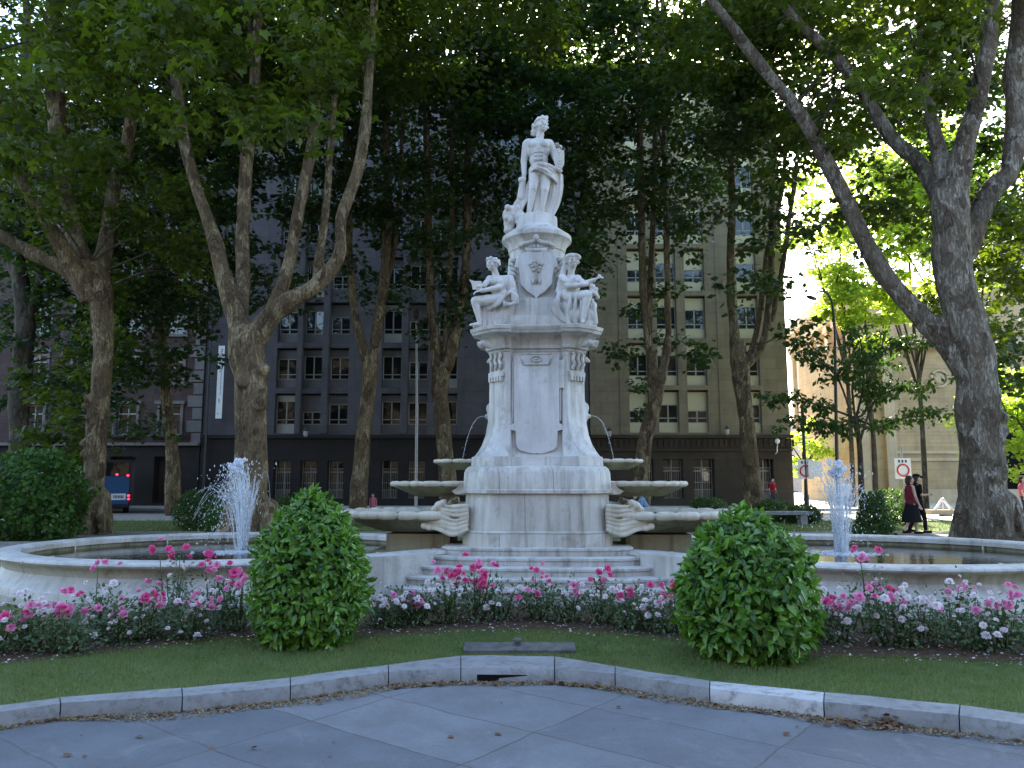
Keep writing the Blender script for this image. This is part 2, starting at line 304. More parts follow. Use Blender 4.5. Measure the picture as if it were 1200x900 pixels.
def tube(bm, pts, radii, seg=8, mi=0, jit=0.0, cap=True):
    pts = [Vector(p) for p in pts]; rings = []; up = Vector((0.31, 0.87, 0.2)).normalized()
    for i, p in enumerate(pts):
        d = (pts[min(i+1, len(pts)-1)]-pts[max(i-1, 0)])
        d = d.normalized() if d.length > 1e-9 else Vector((0, 0, 1))
        u = up - d*up.dot(d)
        if u.length < 1e-3: u = Vector((1, 0, 0)) - d*d.x
        u.normalize(); v = d.cross(u); up = u; rr = radii[i] if hasattr(radii, '__len__') else radii
        ring = []
        for k in range(seg):
            a = 2*math.pi*k/seg; q = u*math.cos(a)+v*math.sin(a)
            r = rr*(1+jit*noise.noise(p*1.7+q*0.9)) if jit else rr
            ring.append(p+q*r)
        rings.append(ring)
    return loft(bm, rings, cap=cap, mi=mi)
def ball(bm, c, r, seg=8, rings=6, rot=None, mi=0):
    r = r if hasattr(r, '__len__') else (r, r, r)
    mat = Matrix.Translation(c) @ (Euler(rot).to_matrix().to_4x4() if rot else Matrix()) @ Matrix.Diagonal((*r, 1))
    rg = []
    for i in range(rings+1):
        th = min(max(math.pi*i/rings, .03), math.pi-.03)
        rg.append([mat @ Vector((math.sin(th)*math.cos(2*math.pi*k/seg), math.sin(th)*math.sin(2*math.pi*k/seg), -math.cos(th))) for k in range(seg)])
    loft(bm, rg, mi=mi)
def cap(bm, p0, p1, r0, r1, seg=10):
    p0, p1 = Vector(p0), Vector(p1); d = (p1-p0)
    d = d.normalized() if d.length > 1e-6 else Vector((0, 0, 1))
    pts, rr = [], []
    for t in (0.08, 0.5, 0.85): pts.append(p0-d*r0*math.cos(t*math.pi/2)); rr.append(r0*math.sin(t*math.pi/2)+1e-4)
    pts += [p0, p1]; rr += [r0, r1]
    for t in (0.85, 0.5, 0.08): pts.append(p1+d*r1*math.cos(t*math.pi/2)); rr.append(r1*math.sin(t*math.pi/2)+1e-4)
    tube(bm, pts, rr, seg)
def remesh(name, bm, mat, parent=None, voxel=0.012, smooth=2, loc=None, rz=0, factor=0.5):
    bmesh.ops.recalc_face_normals(bm, faces=bm.faces[:])
    me = bpy.data.meshes.new('tmp'); bm.to_mesh(me); bm.free()
    o = bpy.data.objects.new('tmp', me); COL.objects.link(o)
    md = o.modifiers.new('r', 'REMESH'); md.mode = 'VOXEL'; md.voxel_size = voxel
    if smooth: sm = o.modifiers.new('s', 'SMOOTH'); sm.iterations = smooth; sm.factor = factor
    dg = bpy.context.evaluated_depsgraph_get(); dg.update()
    me2 = bpy.data.meshes.new_from_object(o.evaluated_get(dg)); me2.name = name
    bpy.data.objects.remove(o); bpy.data.meshes.remove(me)
    me2.materials.clear()
    r = link(name, me2, mat, parent, True, loc); r.rotation_euler.z = rz; return r
# leaf clouds --------------------------------------------------------------
TPL = {
 'plane': (np.array([(0, .38, .0), (0, .08, 0), (-.30, .04, -.06), (-.52, .46, -.1), (-.2, .52, 0), (0, 1, -.12), (.2, .52, 0), (.52, .46, -.1), (.30, .04, -.06)]),
           [(0, 1, 2), (0, 2, 3), (0, 3, 4), (0, 4, 5), (0, 5, 6), (0, 6, 7), (0, 7, 8), (0, 8, 1)]),
 'far': (np.array([(0, 0, 0), (-.5, .45, -.08), (0, 1, 0), (.5, .45, -.08)]), [(0, 3, 1), (1, 3, 2)]),
 'lance': (np.array([(0, 0, 0), (-.19, .35, .05), (0, .38, -.02), (.19, .35, .05), (-.15, .72, .03), (0, .72, -.04), (.15, .72, .03), (0, 1, -.12)]),
           [(0, 2, 1), (0, 3, 2), (1, 2, 5), (1, 5, 4), (2, 3, 6), (2, 6, 5), (4, 5, 7), (5, 6, 7)]),
 'blade': (np.array([(-.05, 0, 0), (.05, 0, 0), (0, 1, .25)]), [(0, 1, 2)]),
 'scrap': (np.array([(0, 0, .1), (-.35, .3, 0), (.1, .5, .22), (.4, .25, .02), (-.1, .9, .1), (.35, .8, .15)]), [(0, 3, 2), (0, 2, 1), (1, 2, 4), (2, 3, 5), (2, 5, 4)]),
}
def unit(a): return a/np.maximum(np.linalg.norm(a, axis=1, keepdims=True), 1e-9)
def leaves(name, pos, along, nrm, size, shape, mat, parent=None, rnd=None, width=1.0):
    T, faces = TPL[shape]; N = len(pos); k = len(T)
    y = unit(along); x = unit(np.cross(y, nrm)); z = np.cross(x, y)
    V = pos[:, None, :] + size[:, None, None]*(T[None, :, 0:1]*width*x[:, None, :] + T[None, :, 1:2]*y[:, None, :] + T[None, :, 2:3]*z[:, None, :])
    V = V.reshape(-1, 3).astype(np.float32); f = np.array(faces, np.int32)
    L = (f[None] + (np.arange(N)*k)[:, None, None]).reshape(-1).astype(np.int32); nt_ = len(L)//3
    me = bpy.data.meshes.new(name); me.vertices.add(len(V)); me.vertices.foreach_set('co', V.ravel())
    me.loops.add(len(L)); me.loops.foreach_set('vertex_index', L); me.polygons.add(nt_)
    me.polygons.foreach_set('loop_start', np.arange(0, nt_*3, 3, dtype=np.int32))
    try: me.polygons.foreach_set('loop_total', np.full(nt_, 3, np.int32))
    except Exception: pass
    at = me.attributes.new('rnd', 'FLOAT', 'POINT')
    rv = RNG.random(N) if rnd is None else rnd
    at.data.foreach_set('value', np.repeat(rv, k).astype(np.float32))
    me.update(calc_edges=True); me.validate()
    return link(name, me, mat, parent)
def rdir(n): return unit(RNG.normal(size=(n, 3)))
def clump_leaves(clumps, per, size, droop=0.5):
    """clumps: list of (center, radius). Leaves sit on short sprays inside each clump."""
    P, A, Nn, Sz, Rn = [], [], [], [], []
    for c, r in clumps:
        c = np.array(c); n = max(8, int(per*r*r*RNG.uniform(0.75, 1.25))); ns = max(3, n//14); sq = RNG.uniform(0.45, 0.8)
        d = rdir(ns); ctr = c + d*(RNG.random((ns, 1))**0.45)*r*np.array([1, 1, sq])
        idx = RNG.integers(0, ns, n); off = RNG.normal(size=(n, 3))*np.array([0.22, 0.22, 0.10])*r
        p = ctr[idx]+off; a = unit(off+rdir(n)*0.15*r)+np.array([0, 0, -droop]); nn = rdir(n)*0.75+np.array([0, -0.15, 1.0])
        P.append(p); A.append(a); Nn.append(nn); Sz.append(size*RNG.uniform(0.45, 1.35, n)); Rn.append(np.clip(RNG.normal(RNG.uniform(0.1, 0.8), 0.2, n), 0, 1))  # random leaf tone per clump, widened to paint in canopy light and shade
    return [np.concatenate(q) for q in (P, A, Nn, Sz, Rn)]
# ================================================================== SETTING: ground
LZ = 0.09
def sheet(name, pts, z, mat, kind='structure'):
    bm = bmesh.new(); bm.faces.new([bm.verts.new((x, y, z)) for x, y in pts]); return tag(fin(name, bm, mat), kind=kind)
sheet('ground', [(-300, -300), (300, -300), (300, 400), (-300, 400)], -0.02, 'asphalt')
# kerb joints: (pixel x, rear top edge y, front bottom edge y)
KJ = [(-260, 862, 893), (70, 817, 842), (213, 806, 834), (340, 794, 821), (455, 779, 803), (540, 768, 799), (650, 769, 800), (721, 781, 806), (832, 798, 824), (966, 811, 841), (1125, 826, 858), (1480, 872, 912)]
KR = [G(x, a, LZ+0.01) for x, a, b in KJ]; KF = [G(x, b, 0.0) for x, a, b in KJ]
klab = ['long grey kerb stone at the far left end of the kerb', 'grey kerb stone at the foot of the lawn, fourth to the left of the drain', 'grey kerb stone just below the left trimmed laurel, third to the left of the drain',
 'bent grey kerb stone second to the left of the drain', 'short grey kerb stone touching the left side of the drain stone', 'grey kerb stone with a dark drain slot under its front edge',
 'short grey kerb stone touching the right side of the drain stone', 'bent grey kerb stone between a short one and the whitish one, below the right laurel', 'whitish clean kerb stone, the palest one in the row', 'chipped grey kerb stone right after the whitish one with dead leaves at its foot',
 'long grey kerb stone at the far right end of the kerb']
for i in range(len(KJ)-1):
    a, b, c, d = KR[i], KR[i+1], KF[i+1], KF[i]
    g = 0.004
    ux = (b-a).normalized()*g; vx = (c-d).normalized()*g
    a, b, d, c = a+ux, b-ux, d+vx, c-vx
    n = max(2, int((b-a).length/0.25)); bm = bmesh.new(); rings = []
    for k in range(n+1):
        t = k/n; r = a.lerp(b, t); f = d.lerp(c, t); ft = f + (r-f)*0.05; j = lambda s: noise.noise(Vector((r.x*3+s, r.y*3, i)))*0.006
        z = LZ+0.01
        ring = [(r.x, r.y, -0.05), (r.x, r.y, z+j(0)), (ft.x+(r.x-f.x)*.03, ft.y+(r.y-f.y)*.03, z+j(0.2)), (ft.x, ft.y, z-0.022+j(2)), (f.x, f.y+j(3), 0.03), (f.x, f.y, -0.05)]
        rings.append(ring)
    loft(bm, rings)
    o = fin('kerb_stone', bm, 'kerb_pale' if i == 8 else 'kerb', smooth=True)
    tag(o, klab[i], 'kerb stone', 'kerb stones along the lawn')
    if i == 5:   # drain slot
        bm = bmesh.new(); m0 = d.lerp(c, 0.17); m1 = d.lerp(c, 0.71)
        box(bm, m0.x, m1.x, m0.y-0.004, m0.y+0.06, 0.004, 0.055); fin('drain_slot', bm, 'black', o)
# paving in front of the kerb
fr = [(p.x, p.y) for p in KF]
sheet('paving', [(-40, -30), (40, -30), (40, fr[-1][1]), (fr[-1][0], fr[-1][1])] + fr[::-1][1:-1] + [(fr[0][0], fr[0][1]), (-40, fr[0][1])], -0.004, 'flag')
rr_ = [(p.x, p.y+0.004) for p in KR]
lawn_poly = [(rr_[0][0]-34, rr_[0][1])] + rr_ + [(rr_[-1][0]+34, rr_[-1][1]), (40, 31), (-40, 31)]
sheet('lawn', lawn_poly, LZ, 'lawn')
# soil bed for the roses: wavy front edge
FX, FY, FRZ = 0.40, 12.0, R(-3.0)
bedf = [G(x, y, LZ) for x, y in [(-120, 795), (0, 780), (120, 766), (240, 752), (300, 748), (420, 748), (540, 741), (640, 741), (760, 748), (850, 760), (940, 770), (1060, 772), (1180, 778), (1330, 790)]]
pf = cr([(p.x, p.y) for p in bedf], 5)
pts = [(p[0], p[1]+0.035*noise.noise(Vector((p[0]*4, 0, 3)))) for p in pf]
sheet('flower_bed', pts + [(pts[-1][0]+0.5, 11.6), (pts[0][0]-0.5, 11.6)], LZ+0.004, 'soil')
sheet('gravel_path', [(-40, 21.6), (40, 21.6), (40, 24.2), (-40, 24.2)], LZ+0.004, 'gravel')
sheet('dirt_path', [(-40, 12.5), (-3, 12.5), (9.5, 12.5), (9.5, 18.0), (4, 19.2), (-40, 19.2)], LZ+0.008, 'gravel')
sheet('pavement', [(-40, 31.02), (40, 31.02), (40, 37), (-40, 37)], LZ-0.006, 'concrete')
sheet('road', [(-150, 37.2), (150, 37.2), (150, 44), (-150, 44)], 0.0, 'asphalt')
sheet('side_pavement', [(-150, 44.2), (150, 44.2), (150, 140), (-150, 140)], 0.11, 'concrete')
bm = bmesh.new(); box(bm, -150, 150, 37.0, 37.2, -.02, 0.135); tag(fin('road_kerb', bm, 'kerb'), kind='structure')
bm = bmesh.new(); box(bm, -150, 150, 44.0, 44.2, -.02, 0.12); tag(fin('road_kerb', bm, 'kerb'), kind='structure')
bm = bmesh.new(); box(bm, -40, 4.5, 19.2, 19.3, 0, LZ+0.06); tag(fin('path_edging', bm, 'kerb'), kind='structure')
# iron cover behind the drain
cv = thing('drain_cover', 'dark iron drain cover plate with a small knob set in the turf', 'drain cover', tuple(G(609, 767, LZ)+Vector((0, 0.02, 0))))
bm = bmesh.new(); wv = 0.50
loft(bm, [[(-wv, 0, 0.0), (wv, 0, 0.0), (wv, 0.0, 0.03), (-wv, 0.0, 0.03)], [(-wv, 0.21, 0.0), (wv, 0.21, 0), (wv, 0.21, 0.06), (-wv, 0.21, 0.06)]]); fin('plate', bm, 'cover', cv, bevel=0.006)
bm = bmesh.new(); lathe(bm, [(0.03, 0.03), (0.03, 0.07), (0.042, 0.075), (0.042, 0.095), (0.02, 0.105)], 12, c=(-0.02, 0.16)); fin('knob', bm, 'cover', cv, smooth=True)
# ================================================================== FOUNTAIN
FB = thing('fountain_basin', 'long low stone pool with rounded ends and moulded rim around the monument', 'basin', (FX, FY, 0), FRZ)
half = [(0, -.55), (.85, -.62), (1.45, -1.2), (2.1, -1.86), (3.05, -2.5), (4.5, -2.92), (6.2, -2.6), (7.6, -1.5), (8.05, 0)]
fullp = half + [(x, -y) for x, y in half[::-1][1:]]
loop = fullp + [(-x, y) for x, y in fullp[::-1][1:-1]]
OUT = [np.array(p) for p in cr(loop, 8, True)]
def offset(pts, d):
    n = len(pts); o = []
    for i in range(n):
        t = pts[(i+1) % n]-pts[(i-1) % n]; t = t/np.linalg.norm(t); o.append(pts[i]+np.array([t[1], -t[0]])*d)
    return o
def sweep(prof, name, mat, parent):
    bm = bmesh.new(); rings = [[(p[0], p[1], z) for p in offset(OUT, d)] for d, z in prof]
    vs = [[bm.verts.new(p) for p in r] for r in rings]; n = len(OUT)
    for a, b in zip(vs, vs[1:]+vs[:1]):
        for i in range(n): j = (i+1) % n; bm.faces.new((a[i], a[j], b[j], b[i]))
    if isinstance(mat, list):
        for f in bm.faces[:n]: f.material_index = 1
    return fin(name, bm, mat, parent, True)
sweep([(-.32, .30), (-.32, .555), (-.10, .555), (-.13, .50), (-.15, .44), (-.115, .38), (-.05, .30), (-.01, .275), (.0, .26), (.0, .18), (.05, .175), (.05, .05), (-.32, .05)], 'wall', ['basin', 'algae'], FB)
sweep([(-.36, .558), (-.36, .625), (-.34, .645), (-.28, .655), (-.06, .655), (-.01, .645), (.02, .63), (.03, .608), (.015, .585), (-.03, .575), (-.035, .56)], 'rim', 'basin', FB)
bm = bmesh.new()   # joints of the rim stones: thin pale mortar ribs
for i in range(0, len(OUT), 9):
    o1 = offset(OUT, -.365)[i]; o2 = offset(OUT, .034)[i]; t = OUT[(i+1) % len(OUT)]-OUT[i-1]; t = t/np.linalg.norm(t)*0.012
    loft(bm, [[(o1[0]-t[0], o1[1]-t[1], .50), (o1[0]+t[0], o1[1]+t[1], .50), (o1[0]+t[0], o1[1]+t[1], .657), (o1[0]-t[0], o1[1]-t[1], .657)], [(o2[0]-t[0], o2[1]-t[1], .59), (o2[0]+t[0], o2[1]+t[1], .59), (o2[0]+t[0]*.9, o2[1]+t[1]*.9, .622), (o2[0]-t[0]*.9, o2[1]-t[1]*.9, .622)]])
tag(fin('joint', bm, 'shell', FB), kind='stuff')
bm = bmesh.new(); bm.faces.new([bm.verts.new((p[0], p[1], 0.50)) for p in offset(OUT, -.34)])
o = fin('water', bm, 'water'); o.location = (FX, FY, 0); o.rotation_euler.z = FRZ; tag(o, kind='structure')
# waste slots: low algae bench behind the water line
FT = thing('fountain_monument', 'tall white marble fountain monument with shield, blank tablet and six shell bowls', 'monument', (FX, FY, 0), FRZ)
def plan(h, c, wd=0.42, ch=0.62):
    q = [(-wd, -c), (wd, -c), (wd+0.025, -h*.975), (h*ch, -h*.98)]
    pts = []
    for k in range(4):
        a = k*math.pi/2; ca, sa = math.cos(a), math.sin(a)
        qq = q + [(h*(.62+.38*.5)*1.015, -h*(.62+.38*.5)*1.015)]
        qq += [(h*.98, -h*ch), (h*.975, -(wd+0.025))]
        pts += [(x*ca-y*sa, x*sa+y*ca) for x, y in qq]
    return pts
def KX(z): return .872 if z < 3.6 else min(.93, .872+(z-3.6)*.14)
def stack(name, prof, mat, parent=FT, wd=0.42, ch=0.62, smooth=True):
    bm = bmesh.new(); loft(bm, [[(x, y, z) for x, y in plan(h*KX(z), c*KX(z), wd*.9, ch)] for z, h, c in prof])
    return fin(name, bm, mat, parent, smooth)
stack('plinth', [(.66, 1.27, 1.21), (.90, 1.27, 1.21), (.92, 1.235, 1.185), (1.44, 1.22, 1.17), (1.445, 1.285, 1.225), (1.49, 1.29, 1.23), (1.505, 1.265, 1.21), (1.74, 1.25, 1.20), (1.80, 1.22, 1.17), (1.835, 1.17, 1.12)], 'plinth')
stack('pedestal', [(1.838, 1.14, .98), (1.97, 1.13, .97), (1.98, 1.09, .85), (2.05, 1.03, .80), (2.15, .965, .78), (2.3, .905, .765), (2.5, .865, .755), (2.75, .845, .75), (3.3, .84, .75), (3.58, .84, .75), (3.585, .86, .765), (3.62, .87, .775)], 'marble', wd=.40)
stack('cornice', [(3.622, .865, .77), (3.64, .90, .80), (3.68, .905, .80), (3.69, .89, .79), (3.80, .90, .80), (3.85, .93, .84), (3.89, 1.0, .90), (3.90, 1.075, .97), (3.95, 1.085, .98), (3.96, 1.10, .99), (4.02, 1.105, 1.0), (4.035, 1.08, .97), (4.05, .7, .65)], 'marble', wd=.40)
# tablet on the front face (relief slab with scrolled foot)
def arc(cx, cz, r, a0, a1, n=8): return [(cx+r*math.cos(R(a0+(a1-a0)*i/n)), cz+r*math.sin(R(a0+(a1-a0)*i/n))) for i in range(n+1)]
tb = [(-.335, 3.50), (-.335, 2.46), (-.38, 2.44), (-.39, 2.37), (-.31, 2.35), (-.30, 2.18)] + arc(-.20, 2.16, .10, 180, 250, 4) + [(-.12, 2.03), (-.04, 2.015), (0, 2.03), (.04, 2.015), (.12, 2.03)] + arc(.20, 2.16, .10, 290, 360, 4) + [(.30, 2.18), (.31, 2.35), (.39, 2.37), (.38, 2.44), (.335, 2.46), (.335, 3.50)]
bm = bmesh.new(); prism(bm, tb, -.745, -.63); fin('tablet', bm, 'tablet', FT, True, bevel=0.008)
bm = bmesh.new()
sh = lambda pts, k, dz=0: [(x*k, z+dz) for x, z in pts]
bm2 = [(-.25, 3.53), (.25, 3.53), (.19, 3.34), (-.19, 3.34)]
for p, q in zip(bm2, bm2[1:]+bm2[:1]): tube(bm, [(p[0], -.75, p[1]), (q[0], -.75, q[1])], .016, 6)
lathe_pts = [(.075*math.cos(a), -.755, 3.44+.05*math.sin(a)) for a in np.linspace(0, 2*math.pi, 17)]
tube(bm, lathe_pts, .014, 6); ball(bm, (0, -.745, 3.44), (.035, .02, .025)); fin('tablet_crest', bm, 'marble', FT, 'all')
bm = bmesh.new(); tube(bm, [(.375, -.72, 3.42), (.37, -.72, 2.98)], [.045, .04], 10); tube(bm, [(-.35, -.70, 3.4), (-.355, -.70, 2.6), (-.37, -.70, 2.45)], .018, 6); tube(bm, [(.355, -.70, 2.98), (.35, -.70, 2.5)], .018, 6); fin('ribbon_scroll', bm, 'marble', FT, True)
bm = bmesh.new()   # incised lettering ghosts: faint scratches
for s in (-1, 1):   # capital ornaments on the diagonal faces, all four corners
    for t in (-1, 1):
        b = bmesh.new()
        box(b, -.16, .16, -.045, .02, 3.17, 3.24)
        for k in range(5): box(b, -.15+.062*k, -.11+.062*k, -.055, .0, 3.10, 3.172)
        for k in range(3):
            x = -.1+.1*k
            tube(b, [(x-.02, -.03, 3.27), (x+.02, -.045, 3.36), (x-.015, -.045, 3.44), (x+.02, -.035, 3.54)], [.02, .03, .026, .03], 6)
            ball(b, (x, -.04, 3.55), .03, 6, 4); ball(b, (x+.01, -.04, 3.31), .024, 6, 4)
        mat = Matrix.Translation((s*.588, t*.588, 0)) @ Matrix.Rotation(math.atan2(t, s)+math.pi/2, 4, 'Z')
        bmesh.ops.transform(b, matrix=mat, verts=b.verts); fin('capital_relief', b, 'marble', FT)
        b = bmesh.new(); tube(b, [(s*.70, t*.70, 3.68), (s*.80, t*.80, 3.72), (s*.85, t*.85, 3.68)], [.05, .06, .035], 8); fin('corner_scroll', b, 'marble', FT, True)
    b = bmesh.new(); ball(b, (s*.70, 0, 2.66), (.09, .16, .2), 10, 8); ball(b, (s*.74, 0, 2.75), (.07, .10, .09)); tube(b, [(s*.76, 0, 2.62), (s*.83, 0, 2.63)], [.05, .03], 8)
    for k in range(8): a = k*math.pi/4; ball(b, (s*.70, .16*math.cos(a), 2.66+.2*math.sin(a)), .05, 6, 4)
    remesh('water_mask', b, 'marble', FT, 0.014, 1)
bm.free()
# upper stage
bm = bmesh.new()
oc = lambda h, ch=.55: [(-h*ch, -h), (h*ch, -h), (h, -h*ch), (h, h*ch), (h*ch, h), (-h*ch, h), (-h, h*ch), (-h, -h*ch)]
loft(bm, [[(x, y, z) for x, y in oc(h)] for z, h in [(4.03, .72), (4.22, .72), (4.225, .62), (4.5, .60), (4.54, .53), (4.6, .50), (5.0, .455), (5.22, .44)]]); fin('upper_pedestal', bm, 'marble', FT, True)
bm = bmesh.new(); lathe(bm, [(.40, 5.18), (.435, 5.22), (.44, 5.33), (.455, 5.34), (.46, 5.38), (.47, 5.40), (.48, 5.44), (.53, 5.48), (.555, 5.50), (.56, 5.535), (.555, 5.56), (.53, 5.575), (.50, 5.58), (.49, 5.60), (.42, 5.65), (.37, 5.68), (.345, 5.70), (.335, 5.72), (.33, 5.86), (.31, 5.875)], 48); fin('drum_cornice', bm, 'marble', FT, True)
sp = [(-.24, 5.20), (-.12, 5.225), (0, 5.21), (.12, 5.225), (.24, 5.20), (.285, 5.12), (.27, 5.0), (.24, 4.80), (.235, 4.72), (.14, 4.62), (.04, 4.55), (0, 4.50), (-.04, 4.55), (-.14, 4.62), (-.235, 4.72), (-.24, 4.80), (-.27, 5.0), (-.285, 5.12)]
bm = bmesh.new(); prism(bm, sp, -.60, -.42); shd = fin('shield', bm, 'tablet', FT, True, bevel=0.018)
bm = bmesh.new()   # tree in relief on the shield
tube(bm, [(0, -.605, 4.72), (0, -.61, 4.92)], [.02, .014], 6)
for k in range(11):
    a = k*2.399; r = .10*math.sqrt(k/11); ball(bm, (r*math.cos(a), -.605, 5.0+r*math.sin(a)*.9), (.036, .022, .032), 7, 5)
for s in (-1, 1): ball(bm, (s*.05, -.605, 4.76), (.03, .02, .05), 6, 5)
fin('tree_relief', bm, 'marble', shd, 'all')
bm = bmesh.new()   # scrollwork and crown above the shield
for s in (-1, 1):
    for k in range(7):
        z = 5.15-.07*k; x = s*(.33+.02*math.sin(k*2)); tube(bm, [(x, -.46+.015*k, z), (x+s*.045, -.50, z-.03), (x-s*.01, -.50, z-.055)], [.03, .036, .02], 6)
    tube(bm, [(s*.02, -.52, 5.40), (s*.10, -.54, 5.36), (s*.19, -.53, 5.35), (s*.27, -.47, 5.33)], [.03, .028, .03, .03], 8)
    for k in range(6): ball(bm, (s*(.03+.045*k), -.525+.012*k, 5.31), .028, 6, 5)
box(bm, -.17, .17, -.55, -.4, 5.235, 5.285); ball(bm, (0, -.53, 5.43), (.05, .04, .05))
fin('crown_scrollwork', bm, 'marble', FT, 'all')
# steps
for k in range(5):
    wv = 1.36+.17*k; d = 1.24+.24*k; z1 = .70-.11*k; bm = bmesh.new()
    pts = [(-wv, 0.1), (-wv, -d*.72), (-wv*.93, -d*.86), (-wv*.74, -d*.96), (-wv*.5, -d), (wv*.5, -d), (wv*.74, -d*.96), (wv*.93, -d*.86), (wv, -d*.72), (wv, 0.1)]
    q = [(x*.985, y*.985) for x, y in pts]
    z0 = z1-.112 if k < 4 else 0.05
    loft(bm, [[(x, y, z0) for x, y in q], [(x, y, z1-.05) for x, y in q], [(x, y, z1-.035) for x, y in pts], [(x, y, z1-.008) for x, y in pts], [(x*.99, y*.99, z1) for x, y in pts]]); fin('step', bm, 'step', FT, True)
for s in (-1, 1):   # cheek walls beside the steps
    bm = bmesh.new(); slab(bm, [(s*1.30, -.75), (s*1.42, -1.35), (s*1.95, -1.98), (s*2.3, -2.13), (s*2.3, -1.6), (s*1.6, -.7)], .05, .645); fin('cheek_wall', bm, 'basin', FT, bevel=.015)
# shell bowls, three a side
def bowl(s, x_in, L, Wd, zr, thick, drop, nl):
    x_c = s*(x_in+L*.42); rx, ry = L*.58, Wd; N = nl*8; bm = bmesh.new()
    def ring(k, z, scal):
        out = []
        for i in range(N):
            a = 2*math.pi*i/N; lob = abs(math.sin(a*nl/2+.5*math.sin(a*nl/4)))**.3 if scal else 1
            f = k*(1+1.2*scal*(lob-0.7)); out.append((x_c+rx*f*math.cos(a), ry*f*math.sin(a), z(lob) if callable(z) else z))
        return out
    t = thick; rings = [ring(.50, zr-t-drop, 0), ring(.72, zr-t-drop*.55, 0), ring(.90, zr-t-drop*.12, .02), ring(.975, lambda l: zr-t*(.75+.25*l), .05), ring(1.0, lambda l: zr-t*.5, .07), ring(.99, lambda l: zr-t*.35+t*.30*l, .06), ring(.955, lambda l: zr-t*.2+t*.38*l, .05), ring(.90, lambda l: zr-t*.2+t*.22*l, .04), ring(.85, zr-t*.55, 0), ring(.6, zr-t-drop*.35, 0)]
    vs = loft(bm, rings, cap=True)
    for f in bm.faces:
        if f.calc_center_median().z < zr-t*.85: f.material_index = 1
    o = fin('shell_bowl', bm, ['shell', 'algae'], FT, 'all')
    return o
def scroll(s, x0, x1, zc, hh, Wd, parent):
    bm = bmesh.new()
    for k in range(9):
        y = -Wd+2*Wd*k/8; kk = 1-.25*abs(y/Wd)
        tube(bm, [(s*x0, y, zc-hh*.9), (s*(x0+(x1-x0)*.75*kk), y, zc-hh*1.0), (s*(x0+(x1-x0)*kk), y, zc-hh*.55), (s*(x0+(x1-x0)*.7*kk), y, zc-hh*.1), (s*(x0+(x1-x0)*.5*kk), y, zc+hh*.5), (s*(x0+(x1-x0)*.62*kk), y, zc+hh*.95), (s*x0, y, zc+hh*.9)], [hh*.3, hh*.24, hh*.22, hh*.2, hh*.22, hh*.22, hh*.3], 8)
    box(bm, min(s*x0, s*(x0+(x1-x0)*.5)), max(s*x0, s*(x0+(x1-x0)*.5)), -Wd, Wd, zc-hh, zc+hh)
    return remesh('scroll_bracket', bm, 'shell', parent, .022, 2)
BOWLS = []
for s in (-1, 1):
    b = bowl(s, .95, 2.1, 1.02, 1.175, .105, .20, 22); BOWLS.append((s, b))
    bm = bmesh.new(); box(bm, min(s*1.3, s*2.25), max(s*1.3, s*2.25), -.48, .48, .3, .84); box(bm, min(s*1.25, s*2.45), max(s*1.25, s*2.45), -.55, .55, .3, .60); fin('bowl_support', bm, 'algae', FT, bevel=.012)
    b = bowl(s, .98, 1.30, .72, 1.61, .07, .15, 18); scroll(s, 1.02, 1.34, 1.52, .09, .60, b)
    b = bowl(s, .88, .74, .45, 1.945, .05, .10, 14); scroll(s, .86, 1.12, 1.86, .05, .22, b)
def drape(s, parent):
    bm = bmesh.new(); rn_ = random.Random(5)
    for sy in (-1, 1):
        box(bm, min(s*.98, s*1.40), max(s*.98, s*1.40), min(sy*.60, sy*.86), max(sy*.60, sy*.86), .97, 1.25)
        for k in range(7):
            z = 1.29-.055*k; L = 1.40+.20*(k/6)+.05*math.sin(k*2.1); pts = [(s*.98, sy*.86, z-.02), (s*(.98+(L-.98)*.35), sy*.90, z-.035-.01*k), (s*(.98+(L-.98)*.7), sy*.89, z-.03), (s*L, sy*.84, z-.01+.02*math.sin(k))]
            c = cr(pts, 5); tube(bm, c, [.030+.010*math.sin(i*.4+k) for i in range(len(c))], 8)
        for q, (x, z, r) in enumerate(((1.42, 1.27, .065), (1.48, 1.22, .05), (1.62, .985, .06), (1.55, .96, .055), (1.36, 1.31, .05))): cap(bm, (s*x, sy*.70, z), (s*x, sy*.88, z), r, r*.9)
    box(bm, min(s*.98, s*1.30), max(s*.98, s*1.30), -.62, .62, .95, 1.2)
    return remesh('scroll_bracket', bm, 'shell', parent, .013, 1)
FW = lambda x, y, z: (Matrix.Translation((FX, FY, 0)) @ Matrix.Rotation(FRZ, 4, 'Z')) @ Vector((x, y, z))
for s, b in BOWLS: drape(s, b)
for s, lab in ((-1, 'thin arc of water falling from the pedestal mask into the top left shell bowl'), (1, 'thin arc of water falling from the pedestal mask into the top right shell bowl')):
    bm = bmesh.new(); pts = [FW(s*(.82+.36*t**.75), 0, 2.63+.06*t-.75*t*t) for t in np.linspace(0, 1, 16)]
    tube(bm, pts, [.0065-.003*abs(t-.3) for t in np.linspace(0, 1, 16)], 6)
    for k in range(40): p = pts[random.randint(6, 15)]; ball(bm, p+Vector((random.gauss(0, .015), random.gauss(0, .015), random.gauss(0, .02))), random.uniform(.002, .006), 5, 4)
    tag(fin('water_stream', bm, 'spray', smooth='all'), lab, 'water stream', 'water streams from the pedestal')
